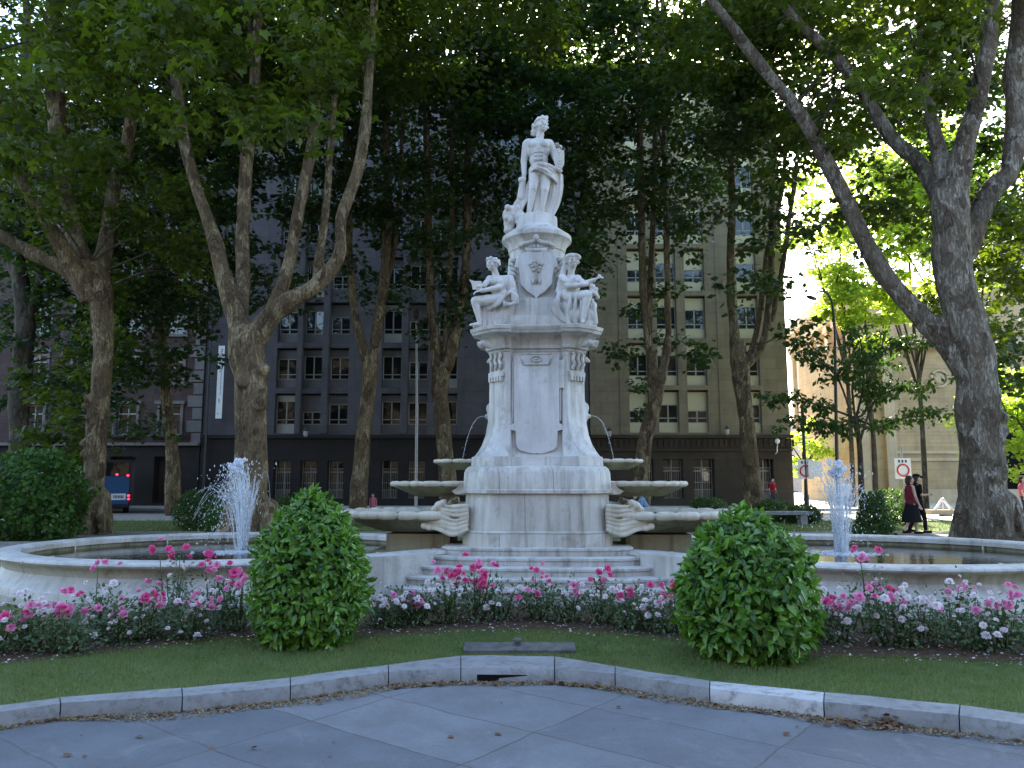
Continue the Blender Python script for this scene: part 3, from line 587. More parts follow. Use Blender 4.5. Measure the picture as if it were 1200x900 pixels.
# jets in the pools
def jet(px, Y, h, lab, seed, tall):
    rnd = random.Random(seed); c = W(px, 648, Y); base = Vector((c.x, Y, .50)); bm = bmesh.new(); fo = bmesh.new()
    nst = 85
    for k in range(nst):
        a = rnd.uniform(0, 6.283); r0 = rnd.uniform(0, .10); hh = h*rnd.uniform(.62, .92); sp = rnd.uniform(.04, .40)
        if k < 10: hh = h*rnd.uniform(.92, 1.0); sp = rnd.uniform(.0, .06)
        p0 = base+Vector((r0*math.cos(a), r0*math.sin(a), 0)); pts = []; rad = []
        te = rnd.uniform(.65, 1.7)
        for t in np.linspace(0, te, 14):
            z = hh*(1-(1-t)**2)
            if z < 0 and t > 1: break
            pts.append(p0+Vector((math.cos(a)*sp*t+(-.10*t*t if tall else .02*t), math.sin(a)*sp*t, max(0, z)))); rad.append(rnd.uniform(.002, .008)*(1.3 if t < .9 else .65))
        if len(pts) > 3: tube(bm, pts, rad, 5)
    for k in range(1100):
        a = rnd.uniform(0, 6.283); t = rnd.uniform(.5, 1.95); sp = abs(rnd.gauss(.16, .15)); hh = h*rnd.uniform(.6, 1.02)
        z = hh*(1-(1-t)**2)
        if z < 0: continue
        g = rnd.uniform(.002, .008)*(1.5 if z > .85*h else 1)
        ball(fo, base+Vector((math.cos(a)*sp*t+(-.12*t*t if tall else 0), math.sin(a)*sp*t, z)), (g, g, g*rnd.uniform(1, 2.6)), 5, 4)
    for k in range(60):   # frothy crest
        g = rnd.uniform(.012, .04); ball(fo, base+Vector((rnd.gauss(-.10 if tall else 0, .05), rnd.gauss(0, .05), h*rnd.uniform(.84, 1.03))), (g, g, g*1.5), 6, 5)
    root = thing('water_jet', lab, 'water jet', tuple(base), 0, 'water jets in the two ends of the pool')
    o = tag(fin('water_column', bm, 'spray', root, 'all'), kind='stuff'); o.matrix_parent_inverse = Matrix.Translation(-base)
    o = tag(fin('droplets', fo, 'foam', root, 'all'), kind='stuff'); o.matrix_parent_inverse = Matrix.Translation(-base)
    fm = bmesh.new()
    for k in range(260):
        a = rnd.uniform(0, 6.283); r = abs(rnd.gauss(.18, .18)); g = rnd.uniform(.01, .035)*(1.2-min(1, r))
        if g > 0: ball(fm, base+Vector((r*1.25*math.cos(a), r*math.sin(a), 0)), (g*1.6, g*1.6, g*.8), 6, 4)
    o = tag(fin('foam', fm, 'foam', root, 'all'), kind='stuff'); o.matrix_parent_inverse = Matrix.Translation(-base)
jet(283, 12.5, 1.42, 'white water jet splashing beside the thick forked trunk in front of the dark facade', 3, True)
jet(986, 12.2, 1.40, 'white water jet splashing in front of the sunlit alley and sandstone building', 5, False)
# ------------------------------------------------------------------ statues
def zmap(o):
    for v in o.data.vertices: v.co.z += float(np.interp(v.co.z, [0, 3.3, 3.62, 4.035, 5.2, 5.58, 5.875], [0, 0, -.05, -.135, -.12, -.06, -.03]))
    for ch in o.children: zmap(ch)
for ch in FT.children: zmap(ch)
def U(u, v, y, u0, v0, k): return Vector(((u-u0)*k, y, (v0-v)*k))
def face_head(bm, c, r, yaw, tilt=0, hairy=True, seed=1, long=False):
    """c centre, r head half-height; face looks along -Y turned by yaw"""
    rm = Matrix.Rotation(yaw, 3, 'Z') @ Matrix.Rotation(tilt, 3, 'X'); P = lambda x, y, z: c + rm @ Vector((x*r, y*r, z*r))
    e = (tilt, 0, yaw); B = lambda p, q: ball(bm, P(*p), tuple(v*r for v in q), 12, 10, e)
    B((0, .05, .12), (.74, .86, .86)); B((0, -.22, -.38), (.56, .55, .56)); B((0, -.55, -.78), (.2, .2, .17))
    tube(bm, [P(0, -.78, .16), P(0, -1.0, -.22)], [.09*r, .16*r], 8); B((0, -.92, -.22), (.17, .15, .12))
    B((0, -.74, .26), (.55, .16, .11)); B((0, -.74, -.48), (.25, .13, .06)); B((0, -.72, -.6), (.22, .12, .07))
    for s in (-1, 1):
        B((s*.42, -.50, -.22), (.26, .22, .24)); B((s*.28, -.72, .06), (.12, .08, .07)); B((s*.74, 0, -.08), (.09, .16, .24))
    if hairy:
        rn = random.Random(seed)
        for k in range(60):
            a = rn.uniform(.15, 2.99) if rn.random() < .75 else rn.uniform(3.14, 6.28); z = rn.uniform(-.2, .93)
            rr = math.sqrt(max(0, 1.1-z*z*.85)); y = math.sin(a)*rr*.95
            if y < -.30 and z < .62: continue
            B((math.cos(a)*rr*.82, y, z*.98), (.2, .2, .17))
        if long:
            for k in range(14): B((rn.uniform(-.7, .7), rn.uniform(.5, 1.0), rn.uniform(-1.1, 0)), (.22, .22, .26))
def hand(bm, wrist, dirv, palmn, L=.17):
    d = Vector(dirv).normalized(); n = Vector(palmn); n = (n-d*n.dot(d)).normalized(); x = d.cross(n); w0 = Vector(wrist)
    for s in np.linspace(-1, 1, 4): cap(bm, w0+x*s*.012, w0+d*L*.48+x*s*L*.16, .016, .014, 8)
    for i, (s, f) in enumerate(((-1, .40), (-.33, .50), (.33, .46), (1, .36))):
        a = w0+d*L*.48+x*s*L*.17; b = a+d*L*f*.55-n*L*.08; c2 = b+d*L*f*.35-n*L*.2
        cap(bm, a, b, .0105, .0095, 7); cap(bm, b, c2, .0095, .008, 7)
    a = w0+d*L*.15-x*L*.16; b = a+d*L*.22-x*L*.16-n*L*.06; cap(bm, a, b, .013, .011, 7); cap(bm, b, b+d*L*.18-x*L*.02-n*L*.06, .011, .009, 7)
def folds(bm, strips, y0=0):
    for pts, r0, r1 in strips:
        c = cr(pts, 5); n = len(c); tube(bm, c, [(r0+(r1-r0)*i/(n-1)) for i in range(n)], 7)
# standing figure
k = .00245; A = lambda u, v, y: U(u, v, y, 545, 788, k); bm = bmesh.new()
face_head(bm, A(580, 152, -.03), .125, R(32), R(-4), True, 2, True)
for i in range(9): ball(bm, A(526+random.uniform(-12, 14), 130+i*9, .02+random.uniform(-.02, .03)), .036, 8, 6)
for i in range(7): ball(bm, A(560+i*9, 92+random.uniform(-6, 6), -.02), .034, 8, 6)
cap(bm, A(566, 240, 0), A(574, 190, -.015), .066, .058)
cap(bm, A(490, 268, .01), A(630, 276, .01), .085, .085, 14)
ball(bm, A(556, 310, .01), (.205, .135, .20), 16, 12); ball(bm, A(560, 385, .01), (.155, .115, .17), 16, 12); ball(bm, A(568, 460, .01), (.19, .135, .13), 16, 12)
for s, u in ((-1, 520), (1, 600)): ball(bm, A(u, 292, -.085), (.09, .05, .065), 12, 8, (0, 0, s*.3))
for i in range(3):
    for s in (-1, 1): ball(bm, A(560+s*17, 345+i*26, -.105), (.038, .02, .028), 8, 6)
cap(bm, A(478, 272, .0), A(460, 388, .02), .068, .054); cap(bm, A(460, 388, .02), A(463, 492, -.01), .055, .037)
hand(bm, A(463, 490, -.01), A(448, 530, -.03)-A(463, 490, -.01), (-.3, -1, 0), .15)
cap(bm, A(640, 280, 0), A(672, 372, .03), .066, .053); cap(bm, A(672, 372, .03), A(705, 318, -.11), .052, .036)
hand(bm, A(705, 318, -.11), A(690, 322, -.17)-A(705, 318, -.11), (0, 0, -1), .14)
# legs
cap(bm, A(535, 475, -.0), A(522, 595, -.06), .105, .072, 14); cap(bm, A(522, 600, -.06), A(492, 755, .0), .068, .038, 12); ball(bm, A(510, 655, .02), (.055, .06, .10), 10, 8); ball(bm, A(523, 596, -.10), (.05, .04, .055), 8, 6)
cap(bm, A(490, 772, -.0), A(462, 784, -.13), .036, .026, 10); ball(bm, A(458, 786, -.15), (.05, .06, .025), 8, 6)
cap(bm, A(610, 480, 0), A(598, 600, -.03), .105, .074, 14); cap(bm, A(598, 604, -.03), A(572, 758, .04), .069, .038, 12); ball(bm, A(592, 660, .05), (.055, .06, .10), 10, 8); ball(bm, A(600, 600, -.07), (.05, .04, .055), 8, 6)
cap(bm, A(572, 775, .03), A(578, 786, -.10), .036, .026, 10); ball(bm, A(580, 788, -.12), (.05, .06, .025), 8, 6)
st = thing('standing_statue', 'white marble statue of a standing nude youth with draped hip on top of the monument', 'statue', tuple(FW(0, 0, 5.845)), FRZ)
remesh('body', bm, 'statue', st, .009, 1)
bm = bmesh.new()
rn = random.Random(4)
for i in range(6):   # hip wrap
    t = i/5*.9+.08*math.sin(i*5); folds(bm, [([A(508, 458+t*30, -.06), A(538, 440+t*36, -.135-.03*(i % 2)), A(600, 452+t*52, -.14-.03*(i % 3 == 0)), A(650, 474+t*62, -.08-.03*(i % 2)), A(682, 488+t*60, .05), A(640, 480+t*34, .15), A(560, 465+t*30, .16), A(505, 462+t*25, .08), A(508, 458+t*30, -.06)], .02, .022)])
folds(bm, [([A(520, 462, -.14), A(560, 440, -.16), A(620, 446, -.15), A(680, 470, -.08), A(712, 470, -.02)], .03, .034)])
for i in range(8):   # fall behind the right leg
    t = i/7; folds(bm, [([A(628+t*84, 470+t*6, .03+.05*(i % 2)), A(640+t*72, 560+12*(i % 3), .05+.05*(i % 2)), A(622+t*66, 660+t*14, .08+.04*(i % 2)), A(588+t*58, 770-t*26+16*(i % 2), .10)], .027, .024+.008*(i % 3))])
for i in range(7):   # swags over the forearm
    folds(bm, [([A(652+7*i, 338-3*i, -.05-.012*i), A(668+5*i, 420-9*i, -.10-.012*i), A(694, 476-19*i, -.12-.01*i), A(722-4*i, 430-10*i, -.08-.012*i), A(724-5*i, 335, -.06-.01*i)], .017, .016)])
cap(bm, A(680, 350, -.02), A(692, 440, -.02), .07, .06)
for i in range(9):   # sweep down to the rock
    t = i/8; folds(bm, [([A(505+t*8, 520+t*40, .05), A(460+t*30, 600+t*30, .04+.03*(i % 2)), A(400+t*45, 690+t*28, .03+.03*(i % 2)), A(385+t*60, 735+t*25, .04)], .036, .030)])
cap(bm, A(560, 560, .12), A(545, 770, .12), .15, .13, 12); cap(bm, A(640, 540, .13), A(610, 730, .14), .09, .08, 12)
remesh('drapery', bm, 'statue', st, .010, 1)
bm = bmesh.new()
ball(bm, A(385, 760, .03), (.17, .16, .16), 12, 9); ball(bm, A(365, 815, .02), (.10, .12, .15), 12, 9); ball(bm, A(362, 862, .03), (.09, .11, .08), 12, 9); ball(bm, A(420, 770, .05), (.14, .16, .12)); cap(bm, A(455, 520, .0), A(440, 640, .04), .05, .07)
ball(bm, A(440, 525, -.02), (.05, .05, .05))
for i in range(16): ball(bm, A(370+rn.uniform(-30, 60), 740+rn.uniform(-25, 110), -.10+rn.uniform(-.03, .03)), rn.uniform(.03, .06), 7, 5)
remesh('rock', bm, 'statue', st, .014, 1)
# seated women
k = .00262
B2 = lambda u, v, y: U(u, v, y, 285, 690, k); bm = bmesh.new()
face_head(bm, B2(285, 312, -.05), .112, R(-48), R(6), True, 5)
cap(bm, B2(302, 372, 0), B2(292, 340, -.03), .055, .048); cap(bm, B2(268, 402, -.04), B2(366, 396, .06), .066, .07, 12)
ball(bm, B2(325, 440, .0), (.15, .13, .17), 14, 10); ball(bm, B2(350, 500, .03), (.17, .16, .14), 14, 10); ball(bm, B2(290, 420, -.10), (.06, .06, .06)); ball(bm, B2(330, 425, -.10), (.06, .06, .06))
cap(bm, B2(362, 400, -.01), B2(326, 458, -.13), .056, .046); cap(bm, B2(326, 458, -.13), B2(225, 486, -.22), .045, .032)
hand(bm, B2(225, 486, -.22), B2(195, 492, -.24)-B2(225, 486, -.22), (0, 0, 1), .14)
cap(bm, B2(264, 408, -.06), B2(236, 450, -.16), .052, .042); cap(bm, B2(236, 450, -.16), B2(205, 462, -.24), .027, .022)
cap(bm, B2(370, 515, -.02), B2(190, 540, -.16), .105, .074, 14); cap(bm, B2(188, 545, -.16), B2(212, 655, -.13), .066, .036, 12); cap(bm, B2(212, 670, -.12), B2(165, 684, -.22), .034, .022)
cap(bm, B2(360, 520, .05), B2(245, 545, .02), .10, .075, 14); cap(bm, B2(245, 548, .02), B2(232, 655, -.02), .066, .038, 12); cap(bm, B2(232, 668, -.01), B2(180, 686, -.08), .035, .024)
sl = thing('seated_statue', 'white marble seated woman holding a book, to the left of the shield', 'statue', tuple(FW(-.66, -.60, 3.91)), FRZ, 'seated statues beside the shield')
remesh('body', bm, 'statue', sl, .009, 1)
bm = bmesh.new()
for i in range(7): t = i/6; folds(bm, [([B2(410-t*20, 470+t*20, -.10), B2(370-t*20, 500+t*22, -.17), B2(320, 540+t*22, -.15), B2(250, 560+t*25, -.06)], .027, .022)])
for i in range(8): t = i/7; folds(bm, [([B2(215+t*95, 545, -.05+.08*(i % 2)), B2(210+t*95, 610, -.04), B2(205+t*110, 680, -.04+.04*(i % 2))], .025, .03)])
for i in range(5): t = i/4; folds(bm, [([B2(345+t*45, 385, -.04), B2(370+t*35, 440, -.08), B2(390+t*25, 500, -.06)], .04, .045)])
for i in range(3): folds(bm, [([B2(395, 490+i*18, -.13), B2(430, 520+i*14, -.15), B2(400, 560, -.15), B2(350, 550+i*8, -.16)], .03, .03)])
cap(bm, B2(360, 560, .06), B2(330, 680, .08), .16, .17); remesh('drapery', bm, 'statue', sl, .0105, 1)
bm = bmesh.new()
p = B2(232, 478, -.22)
for i in range(5): prism(bm, [(p.x, p.z), (p.x-.15, p.z+.015*i), (p.x-.17-.012*i, p.z+.13+.016*i), (p.x-.02, p.z+.13)], p.y+.035*i, p.y+.035*i+.012)
fin('book', bm, 'statue', sl)
C2 = lambda u, v, y: U(u, v, y, 730, 685, k); bm = bmesh.new()
face_head(bm, C2(712, 300, -.07), .112, R(14), R(4), True, 9, True)
for i in range(10): a = i/10*math.pi; ball(bm, C2(712+math.cos(a)*38, 282-math.sin(a)*14, -.13+.02*abs(math.cos(a))), .034, 8, 6)
cap(bm, C2(702, 365, 0), C2(708, 335, -.04), .056, .048); cap(bm, C2(655, 398, .02), C2(742, 398, -.02), .066, .064, 12)
ball(bm, C2(700, 435, .0), (.15, .13, .16), 14, 10); ball(bm, C2(690, 500, .03), (.18, .16, .14), 14, 10); ball(bm, C2(680, 420, -.10), (.06, .06, .06)); ball(bm, C2(722, 420, -.10), (.06, .06, .06))
cap(bm, C2(742, 402, -.03), C2(778, 440, -.15), .054, .046); cap(bm, C2(778, 440, -.15), C2(832, 425, -.20), .045, .033); hand(bm, C2(832, 425, -.20), (.8, -.1, .45), (0, -.3, 1), .15)
cap(bm, C2(655, 405, -.02), C2(690, 455, -.16), .054, .046); cap(bm, C2(690, 455, -.16), C2(790, 450, -.2), .042, .032)
cap(bm, C2(690, 515, -.03), C2(792, 512, -.20), .105, .08, 14); cap(bm, C2(794, 515, -.20), C2(768, 650, -.22), .07, .04); cap(bm, C2(766, 664, -.22), C2(762, 678, -.32), .035, .024)
cap(bm, C2(700, 520, .05), C2(822, 560, -.03), .10, .078, 14); cap(bm, C2(822, 562, -.03), C2(828, 655, -.02), .068, .04); cap(bm, C2(828, 665, -.02), C2(835, 680, -.12), .035, .024)
s2 = thing('seated_statue', 'white marble seated woman stretching out her arm, to the right of the shield', 'statue', tuple(FW(.60, -.60, 3.91)), FRZ, 'seated statues beside the shield')
remesh('body', bm, 'statue', s2, .009, 1)
bm = bmesh.new()
for i in range(9): t = i/8; folds(bm, [([C2(700+t*120, 500+t*30, -.14), C2(690+t*135, 560, -.20+.09*(i % 2)), C2(680+t*155, 620, -.18), C2(690+t*150, 678, -.16+.08*(i % 2))], .026, .034)])
for i in range(5): t = i/4; folds(bm, [([C2(650-t*20, 480, -.06), C2(610+t*18, 540, -.12), C2(600+t*30, 590, -.12), C2(640+t*30, 640, -.12), C2(690+t*20, 665, -.12)], .034, .03)])
for i in range(6): t = i/5; folds(bm, [([C2(640+t*20, 380+t*6, -.06), C2(655+t*30, 415, -.12), C2(720+t*15, 445, -.15), C2(760, 440+t*16, -.14)], .034, .03)])
for i in range(4): t = i/3; folds(bm, [([C2(668+t*8, 300, .02), C2(655+t*10, 350, .02), C2(640+t*14, 420, .0), C2(625+t*20, 480, -.02)], .036, .045)])
cap(bm, C2(690, 570, .04), C2(720, 680, .06), .17, .18); cap(bm, C2(780, 600, -.06), C2(790, 685, -.06), .12, .15); remesh('drapery', bm, 'statue', s2, .0105, 1)
bm = bmesh.new()
for i in range(22): ball(bm, C2(822+random.gauss(0, 14), 492+random.gauss(0, 22), -.16+random.gauss(0, .03)), random.uniform(.02, .036), 7, 5)
cap(bm, C2(815, 440, -.18), C2(822, 490, -.16), .02, .03); ball(bm, C2(862, 402, -.2), .03); remesh('flower_bunch', bm, 'statue', s2, .012, 1)
# ================================================================== BUILDINGS
D = 50.0
X = lambda px, Y=D: W(px, 450, Y).x
Z = lambda py, Y=D: W(600, py, Y).z
def wall_grid(bm, x0, x1, z0, z1, cols, rows, y0, y1, mi=0, skip=()):
    """solid wall between y0 (front) and y1 with openings at cols x rows"""
    xs = x0
    for (a, b) in list(cols)+[(x1, x1)]:
        if a > xs: box(bm, xs, a, y0, y1, z0, z1, mi)
        xs = b
    for (a, b) in cols:
        zs = z0
        for (c, d) in list(rows)+[(z1, z1)]:
            if c > zs: box(bm, a, b, y0, y1, zs, c, mi)
            zs = d
WIN = {}
def window(parent, x, z0, z1, wd, y, style='office', blind=0.0, bm_='blind'):
    key = (style, round(wd, 2), round(z1-z0, 2), blind, bm_)
    if key in WIN:
        o = copy_tree(WIN[key], parent); o.location = (x, y, z0); return o
    h = z1-z0; bm = bmesh.new(); t = .07; hw = wd/2
    if style == 'office':
        p = h*.24; sil = p+.06
        box(bm, -hw, hw, -.03, .06, 0, p, 1)
        zt = h*(1-max(blind, .14)); box(bm, -hw, hw, -.02, .05, zt, h, 1)
        for x0, x1 in ((-hw, -hw+t), (-t*.6, t*.6), (hw-t, hw)): box(bm, x0, x1, 0, .055, p+.002, zt-.002)
        box(bm, -hw+t+.002, hw-t-.002, 0, .05, p+.30, p+.36); box(bm, -hw+t+.002, hw-t-.002, -.01, .05, p+.003, p+.05); box(bm, -hw+t+.002, hw-t-.002, 0, .05, zt-.06, zt-.004)
        gz0, gz1 = p+.05, zt-.06
    elif style == 'grille':
        for x0, x1 in ((-hw, -hw+t), (-t*.6, t*.6), (hw-t, hw)): box(bm, x0, x1, .10, .16, .0, h)
        box(bm, -hw, hw, .09, .17, h*.68, h*.72)
        for k in range(9):
            xx = -hw+.08+(wd-.16)*k/8; box(bm, xx-.012, xx+.012, 0, .024, .0, h*.78, 1)
        for zz in (.0, h*.22, h*.40, h*.78): box(bm, -hw, hw, -.004, .02, zz, zz+.04, 1)
        for k in range(17): xx = -hw+.05+(wd-.1)*k/16; box(bm, xx-.01, xx+.01, .026, .04, .04, h*.22, 1)
        gz0, gz1 = 0, h
    else:
        for x0, x1 in ((-hw, -hw+t*1.2), (-t*.6, t*.6), (hw-t*1.2, hw)): box(bm, x0, x1, 0, .08, 0, h)
        box(bm, -hw+t*1.2, -t*.6, 0, .07, 0, .09); box(bm, t*.6, hw-t*1.2, 0, .07, 0, .09); box(bm, -hw+t*1.2, -t*.6, 0, .07, h-.1, h); box(bm, t*.6, hw-t*1.2, 0, .07, h-.1, h)
        box(bm, -hw+t*1.2, -t*.6, 0.01, .065, h*.68, h*.72); box(bm, t*.6, hw-t*1.2, .01, .065, h*.68, h*.72); gz0, gz1 = .02, h-.02
    f = fin('window', bm, ['frame', 'grille' if style == 'grille' else (bm_ if blind > .1 else 'frame')], parent)
    bm = bmesh.new(); yy = .13 if style == 'grille' else .03
    tl = random.uniform(-.006, .006); v = [bm.verts.new(q) for q in ((-hw+.01, yy+tl, gz0), (hw-.01, yy-tl, gz0), (hw-.01, yy-tl, gz1), (-hw+.01, yy+tl, gz1))]; bm.faces.new(v)
    fin('pane', bm, 'glass', f); f.location = (x, y, z0); WIN[key] = f; return f
TOP = 30.0
def off(b): return b
# --- grey office building
gx0, gx1 = X(240), X(690)
ob = thing('office_building', 'grey office building with deep window bays and a dark stone ground floor behind the monument', 'building', ((gx0+gx1)/2, D, 0))
ox = ob.location.x
cols = [(323, 347), (354, 377), (385, 408), (447, 470), (478, 501), (513, 536), (586, 609), (617, 640), (648, 671)]
cols = [(X(a)-ox, X(b)-ox) for a, b in cols]
rows = [(Z(508-53.3*i), Z(461-53.3*i)) for i in range(8)]
GF = Z(510)
bm = bmesh.new(); wall_grid(bm, gx0-ox, gx1-ox, GF+.02, TOP, cols, rows, 0, .75); box(bm, gx0-ox+.01, gx1-ox-.01, .75, 14, 0, TOP); fin('wall', bm, 'grey_wall', ob)
bm = bmesh.new()
for a, b in cols[:6:1]:
    pass
for i, (a, b) in enumerate(cols):   # projecting fins between bays
    nx = cols[i+1][0] if i+1 < len(cols) else None
    if nx and nx-b < .6: bm = bmesh.new(); box(bm, b+.03, nx-.03, -.22, -.002, GF+.1, TOP-.5); fin('pier', bm, 'grey_wall', ob)
bm = bmesh.new(); box(bm, gx0-ox, gx1-ox, -.30, -.003, GF-.22, GF+.015); fin('ledge', bm, 'dark_stone', ob); bm = bmesh.new(); box(bm, gx0-ox, gx1-ox, -.35, 0, TOP-.6, TOP+.2); fin('cornice', bm, 'dark_stone', ob)
gcols = [(a+.1, b-.1) for a, b in cols]; grow = [(Z(584), Z(540))]
bm = bmesh.new(); wall_grid(bm, gx0-ox, gx1-ox, 0, GF-.23, gcols, grow, -.12, .74); fin('ground_floor', bm, 'dark_stone', ob)
for i, (a, b) in enumerate(cols):
    for j, (c, d) in enumerate(rows):
        window(ob, (a+b)/2, c, d-.1, b-a-.02, .42, 'office', [0, .15, .3, .22, .15, .42, .18][(i*5+j*3) % 7], 'greyblind')
for a, b in gcols: window(ob, (a+b)/2, grow[0][0], grow[0][1], b-a, .35, 'grille')
# --- beige wing
bx0, bx1 = X(691), X(923)
bw = thing('office_wing', 'beige office wing with cream window blinds at the corner of the sunlit alley', 'building', ((bx0+bx1)/2, D, 0)); ox = bw.location.x
cols = [(X(a)-ox, X(b)-ox) for a, b in [(737, 760), (771, 795), (805, 829), (867, 891)]]
rows = [(Z(507-55.2*i), Z(457-55.2*i)) for i in range(8)]
bm = bmesh.new(); wall_grid(bm, bx0-ox+.003, bx1-ox, GF+.02, TOP, cols, rows, -.10, .65); box(bm, bx0-ox+.02, bx1-ox-.01, .65, 14, 0, TOP)
box(bm, X(726)-ox, X(729)-ox, -.16, -.102, GF+.05, TOP-1); box(bm, X(842)-ox, X(846)-ox, -.16, -.102, GF+.05, TOP-1)
fin('wall', bm, 'beige_wall', bw)
bm = bmesh.new(); box(bm, bx0-ox+.003, bx1-ox+.1, -.42, -.103, GF-.2, GF+.015); fin('ledge', bm, 'brown_stone', bw); bm = bmesh.new(); box(bm, bx0-ox+.003, bx1-ox+.1, -.5, -.101, TOP-.6, TOP+.2); fin('cornice', bm, 'brown_stone', bw); bm = bmesh.new(); box(bm, bx0-ox+.003, bx1-ox+.04, -.32, -.203, GF-1.05, GF-.9); fin('moulding', bm, 'brown_stone', bw); bm = bmesh.new()
for k in range(36): xx = bx0-ox+.4+k*.36; box(bm, xx, xx+.16, -.26, -.203, GF-.75, GF-.28)
fin('frieze', bm, 'brown_stone', bw)
gc = [(X(a)-ox, X(b)-ox) for a, b in [(740, 763), (774, 797), (809, 833), (884, 901)]]; gr_ = [(Z(584), Z(538))]
bm = bmesh.new(); wall_grid(bm, bx0-ox+.003, bx1-ox, 0, GF-.21, gc, gr_, -.20, .64); fin('ground_floor', bm, 'brown_stone', bw)
for i, (a, b) in enumerate(cols):
    for j, (c, d) in enumerate(rows): window(bw, (a+b)/2, c, d-.12, b-a-.02, .28, 'office', [.45, .20, .22, .3, .28, .24][(i*3+j*2) % 6])
for a, b in gc: window(bw, (a+b)/2, gr_[0][0], gr_[0][1], b-a, .30, 'grille')
# --- reddish building on the left
rx0, rx1 = X(-330), X(239)
rb = thing('stone_apartment_house', 'reddish stone house with pale quoins and iron balconies beside the grey office block', 'building', ((rx0+rx1)/2, D, 0)); ox = rb.location.x
cols = [(X(a)-ox, X(b)-ox) for a, b in [(-260, -236), (-205, -181), (-150, -126), (-95, -71), (-40, -16), (30, 54), (85, 109), (139, 163), (190, 214)]]
rows = [(Z(510), Z(474)), (Z(449), Z(413)), (Z(392), Z(354)), (Z(332), Z(294)), (Z(272), Z(234)), (Z(212), Z(176)), (Z(152), Z(118))]
bm = bmesh.new(); wall_grid(bm, rx0-ox, rx1-ox-.003, Z(522)+.02, 27, cols, rows, -.05, .6); box(bm, rx0-ox+.02, rx1-ox-.02, .6, 14, 0, 27); fin('wall', bm, 'red_wall', rb)
bm = bmesh.new(); wall_grid(bm, rx0-ox, rx1-ox-.003, 0, Z(522), [(a-.15, b+.15) for a, b in cols], [(.3, Z(535))], -.15, .59); fin('ground_floor', bm, 'dark_stone', rb)
bm = bmesh.new()
for k in range(26): q = .95 if k % 2 else .6; box(bm, rx1-ox-q, rx1-ox+.01, -.16, -.052, Z(522)+.05+k*.82, Z(522)+.05+k*.82+.74)
fin('quoins', bm, 'quoin', rb)
for a, b in cols:
    for c, d in rows:
        bm = bmesh.new(); box(bm, a-.18, a-.002, -.14, -.053, c, d); box(bm, b+.002, b+.18, -.14, -.053, c, d); box(bm, a-.3, b+.3, -.28, -.054, d+.003, d+.22); box(bm, a-.3, b+.3, -.26, -.054, c-.18, c-.003)
        fin('window_surround', bm, 'quoin', rb)
bm = bmesh.new(); box(bm, rx0-ox, rx1-ox, -.5, -.06, Z(522)-.02, Z(522)+.16); fin('ledge', bm, 'quoin', rb); bm = bmesh.new(); box(bm, rx0-ox, rx1-ox+.05, -.6, -.06, 26.5, 27.2); fin('cornice', bm, 'quoin', rb)
for a, b in cols:
    for c, d in rows: window(rb, (a+b)/2, c+.01, d-.01, b-a-.02, .22, 'sash')
for a, b in cols[4:]:
    bl = bmesh.new(); z0 = rows[0][0]; box(bl, a-.35, b+.35, -.85, -.3, z0-.12, z0-.02)
    for k in range(14): xx = a-.3+(b-a+.6)*k/13; box(bl, xx-.015, xx+.015, -.82, -.79, z0-.02, z0+.9)
    box(bl, a-.35, b+.35, -.83, -.78, z0+.9, z0+.95); fin('balcony', bl, 'iron', rb)
# drain pipe and banner
bm = bmesh.new(); tube(bm, [(X(247), D-.35, .1), (X(247), D-.35, TOP-1)], .07, 8); tag(fin('drain_pipe', bm, 'iron', smooth=True), 'thin dark drain pipe running up the facade beside the pale quoins', 'drain pipe')
ban = thing('vertical_banner', 'tall narrow white banner with dark lettering hanging on the dark facade', 'banner', tuple(W(258, 449, D-.55)))
zt, zb = Z(405, D-.5)-ban.location.z, Z(491, D-.5)-ban.location.z
bm = bmesh.new(); box(bm, -.20, .20, -.02, .02, zb, zt); fin('cloth', bm, 'white_paint', ban)
bm = bmesh.new(); rn = random.Random(11); zz = zt-.25
for k in range(24):
    h = rn.choice([.07, .09, .10]); u = rn.uniform(.02, .05)
    if k < 12: box(bm, -.06, .09, -.026, -.021, zz-h*.4, zz); box(bm, -.06 if k % 2 else .05, -.02 if k % 2 else .09, -.026, -.0212, zz-h, zz-h*.42)
    else: box(bm, .02, .07, -.026, -.021, zz-h*.7, zz)
    zz -= h+u
for k in range(3): box(bm, -.05, .04, -.026, -.021, zt-3.55-k*.1, zt-3.5-k*.1)
box(bm, -.09, -.02, -.026, -.021, zb+.3, zb+.36)
fin('lettering', bm, 'ink', ban)
bm = bmesh.new()
for z in (zt, zb): tube(bm, [(-.24, 0, z), (.24, 0, z)], .03, 6); tube(bm, [(0, 0, z), (0, .6, z)], .02, 6)
fin('bracket', bm, 'iron', ban)
